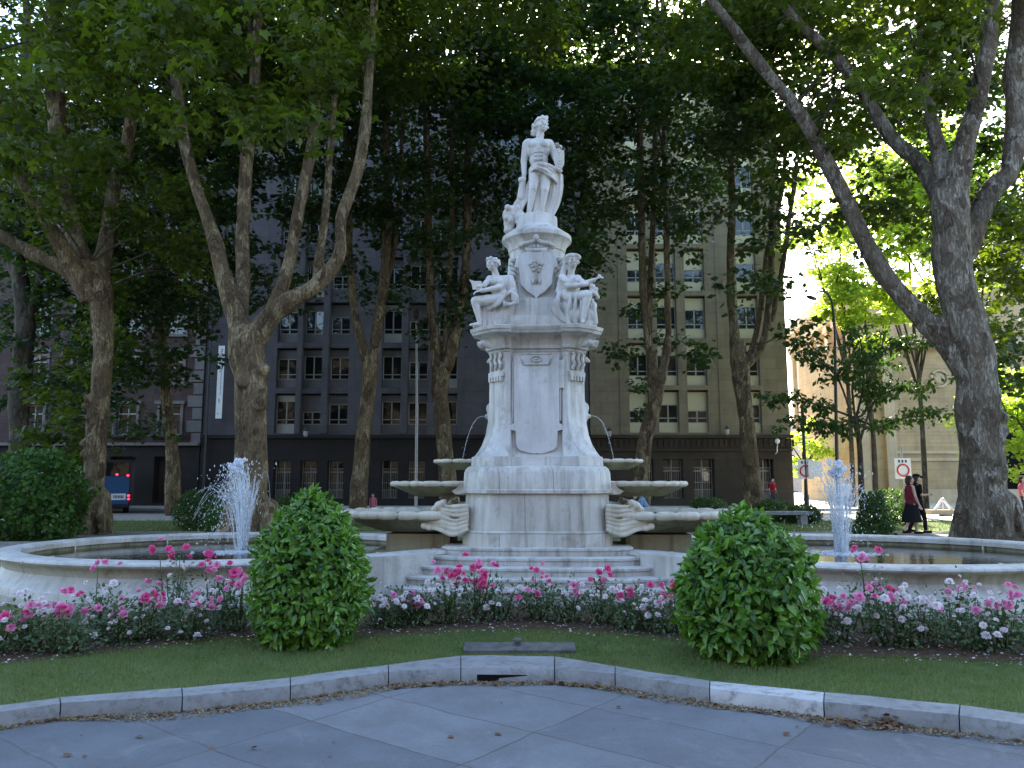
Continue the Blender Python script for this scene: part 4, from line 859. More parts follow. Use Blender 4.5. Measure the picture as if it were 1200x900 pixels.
# wall lanterns on the cornice
def lantern(px, py, lab):
    p = W(px, py, D-.75); t = thing('wall_lantern', lab, 'lantern', tuple(p), 0, 'lanterns on the office facade')
    bm = bmesh.new(); tube(bm, [(0, .55, -.15), (0, .2, -.28), (0, 0, -.2)], .03, 6); lathe(bm, [(.17, .16), (.2, .18), (.05, .34), (.03, .4)], 8); fin('bracket', bm, 'iron', t)
    bm = bmesh.new(); lathe(bm, [(.06, -.2), (.12, -.15), (.155, .155)], 8); fin('lamp_glass', bm, 'frame', t)
lantern(358, 508, 'dark wall lantern on the grey facade just right of the thick forked trunk'); lantern(714, 508, 'wall lantern on the beige wing next to the monument pedestal'); lantern(852, 506, 'wall lantern on the beige wing between the two last window columns'); lantern(908, 505, 'wall lantern on the beige wing at its alley corner')
bm = bmesh.new(); p = W(911, 517, D-.8); ball(bm, p, .16, 12, 8); tube(bm, [p+Vector((0, 0, -.1)), p+Vector((-.02, .1, -.7)), p+Vector((0, .55, -.8))], .03, 6); tag(fin('globe_lamp', bm, 'white_paint', smooth='all'), 'small white globe lamp at the beige wing corner under the lantern', 'lamp')
# --- sandstone building, right
SY = 58.0
sx0, sx1 = X(1000, SY), X(1420, SY)
sb = thing('sandstone_building', 'classical sandstone building with pilasters and a round medallion on the sunny side', 'building', (sx0, SY, 0)); ox = sx0; H1 = 12.2
ax0, ax1 = X(1165, SY)-ox, X(1235, SY)-ox
bm = bmesh.new(); wall_grid(bm, 0, sx1-ox, 0, H1, [(ax0, ax1)], [(0.2, 8.4)], 0, 1.2); box(bm, .02, sx1-ox, 1.2, 11, 0, H1)
fin('wall', bm, 'sand_wall', sb)
bm = bmesh.new(); box(bm, ax0, ax1, .9, 1.19, .2, 8.4); fin('archway', bm, 'black', sb)
bm = bmesh.new()   # arch spandrels
for s, xa in ((1, ax0), (-1, ax1)):
    pts = [(xa, 8.4)]; rr2 = (ax1-ax0)/2
    for q in range(9): a = q/8*math.pi/2; pts.append(((ax0+ax1)/2-s*rr2*math.cos(a), 8.4-rr2+rr2*math.sin(a)))
    prism(bm, pts, .005, .9)
fin('arch', bm, 'sand_wall', sb)
bm = bmesh.new()
for pa, pb in ((1000, 1012), (1032, 1044)): box(bm, X(pa, SY)-ox, X(pb, SY)-ox, -.35, -.004, 0, H1-.5)
box(bm, -.2, sx1-ox, -.55, -.005, H1-.5, H1+.3); box(bm, 0, sx1-ox, -.45, -.36, 0, 1.1)
for z in (3.2, 3.75): box(bm, X(1044, SY)-ox+.01, ax0-.3, -.14, -.005, z, z+.22)
for k in range(9): box(bm, X(1044, SY)-ox+.01, ax0-.2, -.03, -.004, 4.6+k*.85, 4.64+k*.85)
fin('trim', bm, 'sand_trim', sb)
bm = bmesh.new(); c = W(1100, 444, SY); lx, lz = c.x-ox, c.z
tor = [(lx+.62*math.cos(a), -.1, lz+.62*math.sin(a)) for a in np.linspace(0, 2*math.pi, 33)]; tube(bm, tor, .1, 8); ball(bm, (lx, -.03, lz), (.5, .1, .5), 16, 8)
for q in range(8): a = q*math.pi/4; ball(bm, (lx+.28*math.cos(a), -.1, lz+.28*math.sin(a)), (.13, .06, .13), 7, 5)
fin('medallion', bm, 'sand_trim', sb, 'all')
# colonnaded flank along the alley
ay0, ay1 = 68.5, 92.0; fx0 = X(1004, 68.5)-ox; fx1 = X(934, 92)-ox; H2 = 19.2
ang = math.atan2(fx1-fx0, ay1-ay0); Lf = math.hypot(fx1-fx0, ay1-ay0)
def flank(bm): bmesh.ops.transform(bm, matrix=Matrix.Translation((fx0, ay0-SY, 0)) @ Matrix.Rotation(-ang, 4, 'Z'), verts=bm.verts)
bm = bmesh.new(); box(bm, 0, 24, 0, Lf, 0, H2); flank(bm); fin('flank_wall', bm, 'sand_wall', sb)
bm = bmesh.new(); NB = 7
for q in range(NB+1):
    bm = bmesh.new(); yy = .6+q*(Lf-1.2)/NB; box(bm, -.65, -.004, yy-.55, yy+.55, 7.2, 16.4); box(bm, -.8, -.003, yy-.75, yy+.75, 16.4, 17.1); box(bm, -.8, -.003, yy-.75, yy+.75, 6.6, 7.2); flank(bm); fin('pilaster', bm, 'sand_trim', sb)
bm = bmesh.new()
box(bm, -1.0, -.002, -.6, Lf, 17.1, 17.7); box(bm, -.8, -.002, -.4, Lf, 17.705, 18.4); box(bm, -1.7, -.002, -1.3, Lf, 18.405, H2+.3); box(bm, -.9, -.002, -.5, Lf, 5.9, 6.59)
flank(bm); fin('entablature', bm, 'sand_trim', sb)
bm = bmesh.new()
for q in range(NB):
    yy = .6+(q+.5)*(Lf-1.2)/NB
    for z0, z1 in ((7.6, 11.2), (12, 15.6), (1.2, 4.8)): bm = bmesh.new(); box(bm, -.06, -.001, yy-.7, yy+.7, z0, z1); flank(bm); fin('window', bm, 'glass', sb)
bm = bmesh.new(); box(bm, 14, 60, 128, 140, 0, 12); fb = tag(fin('distant_house', bm, 'far_wall'), 'pale sunlit house closing the far end of the alley', 'building')
# unseen terrace across the street, added behind the viewer to block low sky light
ct = thing('unseen_terrace', None, None, (0, -34, 0)); ct['kind'] = 'structure'
bm = bmesh.new(); cc = [(-118+4.2*k, -116.4+4.2*k) for k in range(57)]; rw = [(1.2+3.6*k, 3.6+3.6*k) for k in range(6)]
wall_grid(bm, -120, 120, 0, 24, cc, rw, -.5, 0); box(bm, -120, 120, -14, -.52, 0, 24); tag(fin('wall', bm, 'brown_stone', ct), kind='structure')
# ================================================================== STREET THINGS
def sign(px, py, Y, pole_base, lab, two=False):
    p = W(px, py, Y); t = thing('traffic_sign', lab, 'traffic sign', (p.x, Y, .12), 0, 'no entry signs')
    dz = p.z-.12; bm = bmesh.new(); tube(bm, [(0, 0.04, 0), (0, .04, dz+(.9 if not two else 3.0))], .035 if not two else .07, 8)
    if two: lathe(bm, [(.17, 0), (.17, .3), (.11, .36), (.11, .9), (.075, .95)], 10, c=(0, .04))
    fin('pole', bm, 'iron' if two else 'steel', t, 'all')
    bm = bmesh.new(); s = .36; box(bm, -s, s, -.02, 0, -.45+dz, .45+dz); fin('panel', bm, 'white_paint', t, bevel=.01)
    bm = bmesh.new(); r = [(.25*math.cos(a), -.03, dz-.08+.25*math.sin(a)) for a in np.linspace(0, 2*math.pi, 25)]; tube(bm, r, .035, 6); fin('ring', bm, 'red_paint', t, 'all')
    bm = bmesh.new()
    for k in range(3): box(bm, -.2+k*.15, -.12+k*.15, -.026, -.0205, dz+.26, dz+.37)
    fin('lettering', bm, 'ink', t)
    if two:
        bm = bmesh.new(); box(bm, .08, .72, -.14, -.12, dz-.34, dz+.36); fin('side_panel', bm, 'white_paint', t, bevel=.01)
sign(944, 550, 35.5, 600, 'white sign with red ring on a black pole at the alley mouth', True)
sign(1058, 549, 34.0, 600, 'white sign with red ring on a thin pole behind the two walkers')
# tall bracket street lamp
t = thing('street_lamp', 'tall dark street lamp with a curved neck in front of the colonnade', 'street lamp', (W(982, 590, 37).x, 37, .12))
bx = t.location.x; P = lambda px, py: W(px, py, 37)-t.location
bm = bmesh.new(); tube(bm, cr([P(982, 590), P(980, 500), P(979, 430), P(978, 385), P(975, 355), P(968, 343), P(960, 342), P(954, 346)], 5), [.09-.045*min(1, i/24) for i in range(36)], 8); fin('pole', bm, 'iron', t, True)
bm = bmesh.new(); q = P(951, 349); ball(bm, q, (.28, .16, .10), 12, 8, (0, R(20), 0)); fin('lamp_head', bm, 'iron', t, 'all')
t = thing('lamp_post', 'slim grey pole standing left of the monument in front of the office facade', 'lamp post', (W(489, 500, 34).x, 34, .12))
P = lambda px, py: W(px, py, 34)-t.location
bm = bmesh.new(); tube(bm, [(0, 0, 0), P(488.5, 480), P(488, 378)], [.075, .06, .045], 8); fin('pole', bm, 'steel', t, True)
bm = bmesh.new(); q = P(488, 372); lathe(bm, [(.05, q.z-.1), (.16, q.z), (.19, q.z+.3), (.06, q.z+.42)], 10, c=(q.x, q.y)); fin('lantern', bm, 'iron', t, True)
# zigzag railings
def railing(px0, px1, n, lab):
    Y = 35.5; x0, x1 = X(px0, Y), X(px1, Y); t = thing('zigzag_railing', lab, 'railing', (x0, Y, LZ-.006), 0, 'white zigzag railings'); L = x1-x0
    zb, zt = Z(602, Y)-LZ, Z(584, Y)-LZ
    bm = bmesh.new(); box(bm, -.2, L+.2, -.25, .25, .28, zb-.02); 
    q = .6
    while q < L: box(bm, q-.2, q+.2, -.2, .2, 0, .279); q += 1.6
    fin('bench_beam', bm, 'sand_trim', t)
    bm = bmesh.new()
    for k in range(n):
        a = L*k/n; b = L*(k+1)/n; m = (a+b)/2
        d = Vector((m-a, 0, zt-zb)).normalized(); nn = Vector((-d.z, 0, d.x))*.045
        for p0, p1 in (((a, zb), (m, zt)), ((m, zt), (b, zb))):
            u = Vector((p1[0]-p0[0], 0, p1[1]-p0[1])).normalized(); w2 = Vector((-u.z, 0, u.x))*.05
            A0 = Vector((p0[0], -.03, p0[1])); A1 = Vector((p1[0], -.03, p1[1]))
            loft(bm, [[A0-w2, A0+w2, A0+w2+Vector((0, .06, 0)), A0-w2+Vector((0, .06, 0))], [A1-w2, A1+w2, A1+w2+Vector((0, .06, 0)), A1-w2+Vector((0, .06, 0))]])
        tube(bm, [(m, 0, zb), (m, 0, zt)], .02, 6)
    fin('bars', bm, 'white_paint', t)
railing(1082, 1134, 2, 'white zigzag railing on a low stone beam between the walkers and the big trunk'); railing(1184, 1262, 3, 'white zigzag railing beyond the big trunk, cut off by the picture edge')
def bench(px, py, Y, wd, lab):
    t = thing('stone_bench', lab, 'bench', (X(px, Y), Y, LZ), 0, 'stone benches'); bm = bmesh.new(); box(bm, -wd/2, wd/2, -.25, .25, .36, .48); fin('seat', bm, 'kerb', t, bevel=.02)
    for s in (-1, 1): bm = bmesh.new(); box(bm, s*wd*.36-.12, s*wd*.36+.12, -.2, .2, 0, .358); fin('leg', bm, 'kerb', t)
bench(912, 606, 28.0, 1.8, 'grey stone bench behind the pool between the laurel and the black sign pole'); bench(432, 600, 27.0, 1.5, 'grey stone bench behind the left shell bowls under the forked trees'); bench(757, 600, 29.0, 2.0, 'grey stone bench where a person in pale blue sits')
bm = bmesh.new()   # low railing at the alley corner
t = thing('low_railing', 'low dark iron railing in front of the beige wing near the alley', 'railing', (X(890, 45.5), 45.5, .11))
for k in range(22): x = -1.2+k*.14; box(bm, x-.015, x+.015, -.015, .015, 0, .95)
box(bm, -1.3, 2.0, -.025, .025, .95, 1.0); fin('bars', bm, 'iron', t)
# bus seen from behind
YB = 39.0; bxc = W(121, 572, YB).x
t = thing('city_bus', 'dark bus with blue rear panel and lit red lamps half hidden by a trunk', 'bus', (bxc, YB, 0), R(27))
P = lambda px, py: W(px, py, YB)-t.location
bm = bmesh.new(); box(bm, -1.25, 1.25, .05, 10, .35, 2.75); fin('body', bm, 'navy', t, bevel=.12)
zt = P(0, 558).z; zb = P(0, 603).z
bm = bmesh.new(); box(bm, P(116, 575).x, P(148, 575).x, -.03, .04, .5, zt); fin('rear_panel', bm, 'blue', t, bevel=.02)
bm = bmesh.new(); box(bm, P(129, 582).x, P(144.5, 582).x, -.05, -.031, P(0, 586).z, P(0, 578.5).z); pl = fin('notice_plate', bm, 'white_paint', t)
bm = bmesh.new()
for q in range(7): xx = P(131.5+q*1.6, 582).x; box(bm, xx, xx+.04, -.056, -.051, P(0, 584).z, P(0, 580.5).z)
fin('lettering', bm, 'ink', pl)
bm = bmesh.new(); box(bm, -1.1, 1.1, -.02, .045, 1.95, 2.6); fin('rear_window', bm, 'glass', t)
for px, py in ((147, 557), (135.5, 556), (147.5, 581), (147.5, 585)):
    bm = bmesh.new(); q = P(px, py); ball(bm, (q.x, -.03, q.z), (.06, .04, .05), 10, 6); fin('tail_lamp', bm, 'tail', t, 'all')
for s in (-1, 1):
    for yy in (2.2, 7.6): bm = bmesh.new(); lathe(bm, [(.2, -.14), (.48, -.14), (.5, 0), (.48, .14), (.2, .14)], 20); bmesh.ops.transform(bm, matrix=Matrix.Translation((s*1.1, yy, .5)) @ Matrix.Rotation(math.pi/2, 4, 'Y'), verts=bm.verts); fin('wheel', bm, 'rubber', t, True)
# bus shelter
YS = 33.5; x0, x1 = X(-60, YS), X(99, YS)
t = thing('bus_shelter', 'bus shelter with a long pale flat roof and dark glass behind the bushy shrub', 'bus shelter', (x0, YS, LZ-.006)); L = x1-x0; zr = Z(553, YS)-LZ
bm = bmesh.new(); box(bm, 0, L, -.2, 1.4, zr-.09, zr+.07); fin('roof', bm, 'white_paint', t, bevel=.03)
for q in (.15, L*.5, L-.15): bm = bmesh.new(); tube(bm, [(q, 1.2, 0), (q, 1.2, zr-.1)], .05, 8); fin('post', bm, 'iron', t, True)
bm = bmesh.new(); box(bm, .2, L-.2, 1.21, 1.23, .25, zr-.15); fin('back_glass', bm, 'glass', t)
bm = bmesh.new(); box(bm, L*.35, L*.9, .85, 1.15, .42, .48); fin('seat', bm, 'steel', t)
# ------------------------------------------------------------------ people
def person(loc, rz, lab, top, bottom, pose='stand', hair='hair', k=1.0, skirt=False, phase=0.0, bag=False, hat=False, arm=None):
    t = thing('person', lab, 'person', loc, rz); bm = bmesh.new(); V = lambda x, y, z: Vector((x*k, y*k, z*k))
    sit = pose != 'stand' and pose != 'walk'
    hz = .50 if sit else .90; bend = .42 if pose == 'bend' else .0
    hip = V(0, 0, hz); ch = V(0, -bend*.55, hz+.40-bend*.25); nk = V(0, -bend*.9, hz+.56-bend*.35); hd = V(0, -bend*1.15-.02, hz+.71-bend*.5)
    cap(bm, nk-V(0, 0, .04), hd, .05*k, .045*k); ball(bm, ch, (.17*k, .11*k, .2*k), 12, 9); cap(bm, hip+V(-.06, 0, 0), hip+V(.06, 0, 0), .12*k, .12*k); cap(bm, hip, ch, .125*k, .14*k); cap(bm, nk+V(-.14, 0, -.05), nk+V(.14, 0, -.05), .055*k, .055*k)
    face_head(bm, hd, .115*k, 0, 0, False)
    feet = []
    for s in (-1, 1):
        st = s*phase
        if sit: kn = V(s*.1, -.44, .50); an = V(s*.1, -.42, .08)
        else: kn = V(s*.085, -st*.5-.03, .49); an = V(s*.08, -st+.05, .08+max(0, -st)*.15)
        h0 = hip+V(s*.09, 0, -.02); cap(bm, h0, kn, .085*k, .056*k, 12); cap(bm, kn, an, .055*k, .034*k, 12); ball(bm, kn.lerp(an, .3)+V(0, .02, 0), (.05*k, .05*k, .1*k))
        cap(bm, an+V(0, .03, -.045), an+V(0, -.14, -.052), .035*k, .028*k); feet.append(an)
        sh_ = nk+V(s*.185, 0, -.06)
        if arm == 'bent': el = sh_+V(s*.05, .03-st*.25, -.28); wr = el+V(-s*.05, -.20, .02)
        elif sit: el = sh_+V(s*.05, -.10, -.26); wr = el+V(-s*.06, -.2, -.05)
        else: el = sh_+V(s*.04, .03+st*.3, -.29); wr = el+V(0, -.06+st*.2, -.25)
        cap(bm, sh_, el, .048*k, .038*k); cap(bm, el, wr, .037*k, .026*k); hand(bm, wr, (wr-el), (-s, 0, .2), .16*k)
    remesh('body', bm, 'skin', t, .012, 1)
    bm = bmesh.new(); cap(bm, hip+V(-.05, 0, .03), hip+V(.05, 0, .03), .135*k, .135*k, 14); cap(bm, hip+V(0, 0, .03), ch, .145*k, .155*k, 14); ball(bm, ch, (.19*k, .125*k, .2*k), 14, 10); cap(bm, nk+V(-.15, 0, -.075), nk+V(.15, 0, -.075), .066*k, .066*k, 12)
    if top != 'maroon':
        for s in (-1, 1): sh_ = nk+V(s*.185, 0, -.06); cap(bm, sh_, sh_+V(s*.045, .01-(.06 if sit else 0), -.18), .064*k, .06*k)
    remesh('shirt', bm, top, t, .014, 1)
    bm = bmesh.new()
    if skirt:
        rg = []
        for z, rx, ry in ((hz+.08, .14, .12), (hz-.1, .20, .17), (hz-.35, .235, .26), (hz-.55, .26, .30)): rg.append([V(rx*math.cos(a)*(1+.06*math.sin(a*7)), ry*math.sin(a), z) for a in np.linspace(0, 2*math.pi, 28, endpoint=False)])
        loft(bm, rg); fin('skirt', bm, bottom, t, True)
    else:
        for s in (-1, 1):
            st = s*phase; h0 = hip+V(s*.085, 0, .0)
            if sit: kn = V(s*.1, -.44, .50); an = V(s*.1, -.42, .12)
            else: kn = V(s*.085, -st*.5-.03, .49); an = V(s*.08, -st+.05, .12)
            cap(bm, h0, kn, .10*k, .07*k, 12); cap(bm, kn, an, .068*k, .055*k, 12)
        cap(bm, hip+V(-.05, 0, 0), hip+V(.05, 0, 0), .13*k, .13*k, 12); remesh('trousers', bm, bottom, t, .014, 1)
    bm = bmesh.new()
    for s, an in zip((-1, 1), feet): cap(bm, an+V(0, .04, -.045), an+V(0, -.16, -.05), .042*k, .036*k)
    fin('shoes', bm, 'blackcloth', t, True)
    bm = bmesh.new(); ball(bm, hd+V(0, .03, .03), (.095*k, .11*k, .11*k), 12, 9); ball(bm, hd+V(0, .07, -.05), (.09*k, .07*k, .13*k), 10, 8)
    for q in range(8): ball(bm, hd+V(random.uniform(-.06, .06), random.uniform(.04, .11), random.uniform(-.14, .08)), .045*k, 7, 5)
    remesh('hair', bm, hair, t, .012, 1)
    if hat: bm = bmesh.new(); ball(bm, hd+V(0, .01, .10), (.10*k, .115*k, .06*k), 12, 8); cap(bm, hd+V(0, -.08, .07), hd+V(0, -.17, .055), .05*k, .03*k); fin('cap', bm, 'blackcloth', t, 'all')
    if bag:
        bm = bmesh.new(); ball(bm, V(.27, -.05, .80), (.08*k, .17*k, .16*k), 12, 9); tube(bm, [V(.27, -.12, .9), V(.24, -.04, 1.2), V(.17, 0, 1.38), V(.23, .1, 1.1), V(.27, .04, .9)], .014*k, 6); fin('bag', bm, 'blackcloth', t, 'all')
    return t
GP = LZ+.004; X = lambda px, Y: W(px, 585, Y).x
person((X(1067, 23.0), 23.0, GP), R(90), 'woman in a dark red sleeveless top and black skirt walking with a black bag', 'maroon', 'blackcloth', 'walk', k=.98, skirt=True, phase=.22, bag=True)
person((X(1075, 23.5), 23.5, GP), R(90), 'walker dressed in black with a dark cap, just beyond the woman in dark red', 'blackcloth', 'blackcloth', 'walk', k=1.0, phase=-.2, hat=True, arm='bent')
person((X(906, 46.6), 46.6, .11), R(20), 'small distant figure in a red shirt by the railing at the beige wing', 'redcloth', 'navycloth', 'stand')
person((X(437, 31), 31.0, LZ), R(-10), 'small distant figure in a pink top seen above the rim of the left shell bowl', 'pinkcloth', 'blackcloth', 'stand', k=.62)
person((X(757, 29), 28.9, LZ), R(-60), 'figure in a pale blue shirt leaning forward on the bench behind the right shell bowls', 'jeans', 'navycloth', 'bend')
person((X(993, 41.5), 41.5, 0), R(170), 'distant figure in a white top seen through the right water jet', 'whitecloth', 'navycloth', 'stand', k=1.02)
person((X(1199, 33.5), 33.5, LZ), R(60), 'taller figure in a pink shirt at the picture edge beyond the big trunk', 'pinkcloth', 'navycloth', 'stand', k=1.02)
# ================================================================== TREES
def limb_pts(lst, Yd, n=5):
    pts = []
    for e in lst:
        px, py, wpx = e[:3]; Y = Yd + (e[3] if len(e) > 3 else 0); p = W(px, py, Y); pts.append((*p, wpx/2*Y/F*(.88 if Yd > 29 else {23.0: .88, 18.0: .8}.get(Yd, 1))))
    return cr(pts, n)
def make_tree(name, lab, cat, Yd, limbs, mat, vox=None, group='plane trees round the fountain', flare=0, seg=10):
    b = W(limbs[0][0][0], limbs[0][0][1], Yd); base = Vector((b.x, Yd, LZ))
    t = thing(name, lab, cat, tuple(base), 0, group); bm = bmesh.new(); ends = []
    for i, lb in enumerate(limbs):
        c = limb_pts(lb, Yd); P = [Vector(q[:3])-base for q in c]; rr = [max(.02, q[3]) for q in c]
        if i == 0:
            P[0].z = -.1; P[0].x, P[0].y = 0, 0
        # wobble for life
        for j in range(1, len(P)): P[j] = P[j] + Vector((noise.noise(P[j]*.6+Vector((i, 0, 0))), noise.noise(P[j]*.6+Vector((0, 9, i))), 0))*rr[j]*.5
        rr = [r*(1+.16*noise.noise(P[j]*1.3)) for j, r in enumerate(rr)]
        tube(bm, P, rr, seg, jit=.14); ends.append(P)
    if flare:
        r0 = limbs[0][0][2]/2*Yd/F
        for k in range(7):
            a = k*.9+.3; d = Vector((math.cos(a), math.sin(a), 0)); cap(bm, d*r0*.55+Vector((0, 0, flare*1.1)), d*r0*(1.15+.2*math.sin(k*2.3))+Vector((0, 0, -.03)), r0*.45, r0*.22, 8)
        for k in range(9):   # burls
            h = random.uniform(.8, 5); a = random.uniform(3.3, 6.1); ball(bm, Vector((math.cos(a)*r0*.62+(W(limbs[0][2][0], 450, Yd).x-base.x)*min(1, h/4), math.sin(a)*r0*.62, h)), r0*random.uniform(.16, .3), 8, 6)
    if vox: remesh('trunk', bm, mat, t, vox, 2)
    else: fin('trunk', bm, mat, t, 'all')
    return t, base, ends
LEAF = {}
def crown(t, base, clumps, per, size, shape, mat, droop=.5, sizey=1.0, twigs=None):
    cl = [(np.array(c)-np.array(base), r) for c, r in clumps]
    P, A, N_, Sz, Rn = clump_leaves(cl, per, size, droop)
    leaves('crown', P, A, N_, Sz, shape, mat, t, Rn, sizey)
    if twigs:
        bm = bmesh.new(); LP = np.array([q[:] for E in twigs for q in E[len(E)//3:]])
        for c, r in cl:
            if random.random() < .55: continue
            dd = np.linalg.norm(LP-np.array(c), axis=1)+2.0*(LP[:, 2] > c[2]); ii = int(dd.argmin()); best = (float(dd[ii]), Vector(LP[ii]))
            if best and .3 < best[0] < 3.4:
                q = best[1]; h_ = best[0]; m = q.lerp(Vector(c), .4)+Vector((random.gauss(0, .08), random.gauss(0, .08), .16))*h_; m2 = q.lerp(Vector(c), .75)+Vector((random.gauss(0, .07), random.gauss(0, .07), .12))*h_; tube(bm, cr([q, m, m2, Vector(c)], 3), [.04, .037, .033, .029, .025, .022, .018, .015, .012, .009], 5)
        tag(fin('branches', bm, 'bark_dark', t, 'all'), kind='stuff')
# density map rows (y 0..450 step 50), columns 0..1200 step 50: number of layers of far foliage
DENS = [
 #0                          300               600               900          1150
 [5,5,4,4,5,6,6,7,8,8,6,8,8,8,8,7,8,6,4,3,3,4,4,4],
 [5,5,4,4,5,6,7,8,9,9,8,9,9,8,9,8,8,6,5,4,4,4,4,3],
 [5,5,5,5,5,5,5,5,6,5,6,6,5,6,6,5,5,5,5,4,5,4,4,3],
 [5,5,5,5,6,6,5,5,5,5,5,5,6,6,5,4,4,3,2,2,3,4,4,3],
 [5,5,5,5,5,5,4,4,4,5,5,4,6,6,3,2,2,2,1,1,2,3,3,3],
 [5,4,5,5,4,3,2,2,2,3,3,3,5,5,1,1,1,1.5,1,1,1,1,1,3],
 [4,4,5,5,4,2,1,1,1,2,2,2,3,4,.6,1,.6,1,1,0,0,0,0,2],
 [4,3,5,4,4,0,0,0,.7,1,1,0,0,2,.7,1.3,.6,.6,1,0,0,0,0,2],
 [2,3,4,3,2,0,0,0,0,0,0,0,0,.7,.6,.8,.4,.5,.6,0,0,0,0,2],
 [2,2,3,1,0,0,0,0,0,0,0,0,0,0,0,1,0,0,0,0,0,0,0,1],
]
T = {}
T['A'] = make_tree('plane_tree', 'plane tree with a thick scarred trunk flaring at the root, beside the blue bus panel', 'tree', 23.0,
  [[(106, 627, 38), (109, 580, 28), (114, 500, 27), (121, 420, 26), (117, 350, 30), (103, 310, 28)], [(112, 350, 28), (80, 318, 22), (40, 298, 19), (-10, 270, 15), (-60, 230, 12)], [(104, 330, 28), (82, 240, 22, .5), (70, 150, 24, .8), (62, 40, 19, 1), (55, -80, 14, 1)], [(112, 345, 26), (128, 250, 20, 1.2), (150, 150, 17, 1.8), (165, 30, 12, 2), (175, -80, 10, 2)], [(108, 350, 30), (50, 250, 17, -1), (12, 180, 15, -1.2), (-10, 60, 12, -1.5)]], 'bark', .055, flare=1.0)
T['B'] = make_tree('plane_tree', 'thick pale plane tree forking low into several big limbs behind the left water jet', 'tree', 18.0,
  [[(293, 640, 64), (293, 590, 52), (293, 520, 47), (292, 460, 48), (289, 415, 54), (286, 385, 48)], [(284, 400, 36), (268, 340, 28), (248, 275, 21, .3), (222, 190, 18, .6), (204, 90, 18, .8), (190, -30, 14, .8), (185, -90, 10, 1)], [(280, 390, 32), (282, 320, 24, .5), (286, 240, 20, .8), (294, 150, 19, 1), (302, 40, 14, 1), (306, -70, 10, 1)], [(296, 400, 40), (330, 360, 29, -.2), (372, 334, 25, -.3), (397, 300, 21, -.2), (400, 255, 18, 0), (420, 190, 18, .2), (431, 110, 15, .3), (438, 10, 12, .4), (442, -80, 9, .4)], [(320, 368, 30, 0), (336, 310, 21, .3), (350, 240, 18, .5), (366, 160, 18, .8), (374, 60, 14, 1), (380, -70, 9, 1)], [(372, 335, 16, 0), (378, 280, 13, .6), (386, 200, 11, 1), (392, 100, 9, 1.2)]], 'bark', .045, flare=.8)
T['C'] = make_tree('plane_tree', 'largest plane tree with a heavy leaning limb and peeled grey bark', 'tree', 18.8,
  [[(1160, 640, 64), (1153, 595, 53), (1148, 520, 49), (1143, 450, 46), (1136, 390, 47), (1122, 330, 41), (1114, 270, 42), (1115, 215, 46)], [(1134, 432, 34), (1098, 390, 26, .3), (1055, 348, 23, .5), (1022, 300, 21, .6), (988, 228, 19, .6), (948, 150, 17, .5), (905, 92, 16, .4), (862, 38, 14, .2), (820, -20, 11, 0), (790, -80, 10, 0)], [(1114, 235, 40), (1132, 165, 25, -.2), (1150, 90, 21, -.4), (1162, 20, 16, -.5), (1170, -80, 11, -.5)], [(1124, 300, 34), (1158, 232, 27, .2), (1184, 195, 25, .4), (1191, 110, 26, .5), (1194, 20, 22, .5), (1198, -90, 14, .5)], [(1108, 240, 30), (1078, 190, 19, 1), (1050, 165, 17, 1.4), (1012, 110, 15, 1.6), (970, 60, 14, 1.6), (925, 15, 12, 1.4), (880, -40, 9, 1)], [(1110, 225, 24), (1090, 130, 15, .5), (1080, 40, 11, .8), (1072, -60, 8, 1)]], 'bark_grey', .05, flare=.95)
G2 = 'slender plane trees before the office facade'
T['D1'] = make_tree('plane_tree', 'slender plane tree forking in a V just left of the slim grey pole', 'tree', 31.0,
  [[(419, 604, 26), (424, 540, 21), (430, 470, 19), (435, 432, 22)], [(434, 440, 16), (418, 380, 11), (411, 320, 10), (409, 250, 9), (404, 120, 8), (400, -40, 6)], [(436, 438, 18), (444, 380, 14), (450, 310, 13), (454, 230, 11), (452, 120, 9), (450, -40, 6)], [(446, 370, 8), (462, 290, 7, .4), (470, 200, 6, .6), (474, 80, 5, .6)]], 'bark', group=G2)
T['D2'] = make_tree('plane_tree', 'slender plane tree with twin dark stems just left of the monument', 'tree', 32.5,
  [[(530, 603, 27), (521, 540, 22), (516, 470, 22), (518, 425, 27)], [(514, 435, 17), (506, 370, 12), (503, 280, 11), (500, 150, 10), (496, -40, 7)], [(522, 432, 18), (538, 375, 14), (546, 290, 12), (550, 160, 10), (556, -40, 7)], [(520, 430, 10), (526, 340, 8, .5), (530, 220, 7, .5), (528, 60, 5, .5)]], 'bark', group=G2)
T['D3'] = make_tree('plane_tree', 'leaning plane tree with three upright stems right of the monument', 'tree', 31.5,
  [[(752, 604, 24), (753, 540, 20), (764, 480, 19), (773, 440, 18)], [(768, 455, 15), (758, 390, 11), (753, 300, 10), (750, 180, 9), (748, -40, 6)], [(775, 445, 14), (783, 390, 9), (781, 300, 9), (779, 180, 8), (776, -40, 6)], [(760, 400, 9), (764, 300, 8, .4), (768, 160, 7, .4), (770, 0, 5, .4)]], 'bark', group=G2)
T['D4'] = make_tree('plane_tree', 'plane tree with a lumpy fork and many straight stems by the alley corner', 'tree', 31.0,
  [[(886, 606, 30), (880, 550, 22), (873, 480, 21), (868, 425, 25), (864, 400, 19)], [(862, 410, 14), (856, 340, 11), (858, 240, 10), (855, 120, 8), (850, -40, 5)], [(872, 428, 15), (894, 405, 10), (902, 350, 9), (904, 260, 8), (908, 140, 6)], [(890, 410, 9), (908, 360, 8, .3), (922, 280, 7, .5), (934, 190, 6, .6)], [(870, 440, 11), (886, 390, 8, .3), (898, 300, 7, .4), (915, 230, 6, .4), (925, 120, 5, .4)]], 'bark', group=G2)
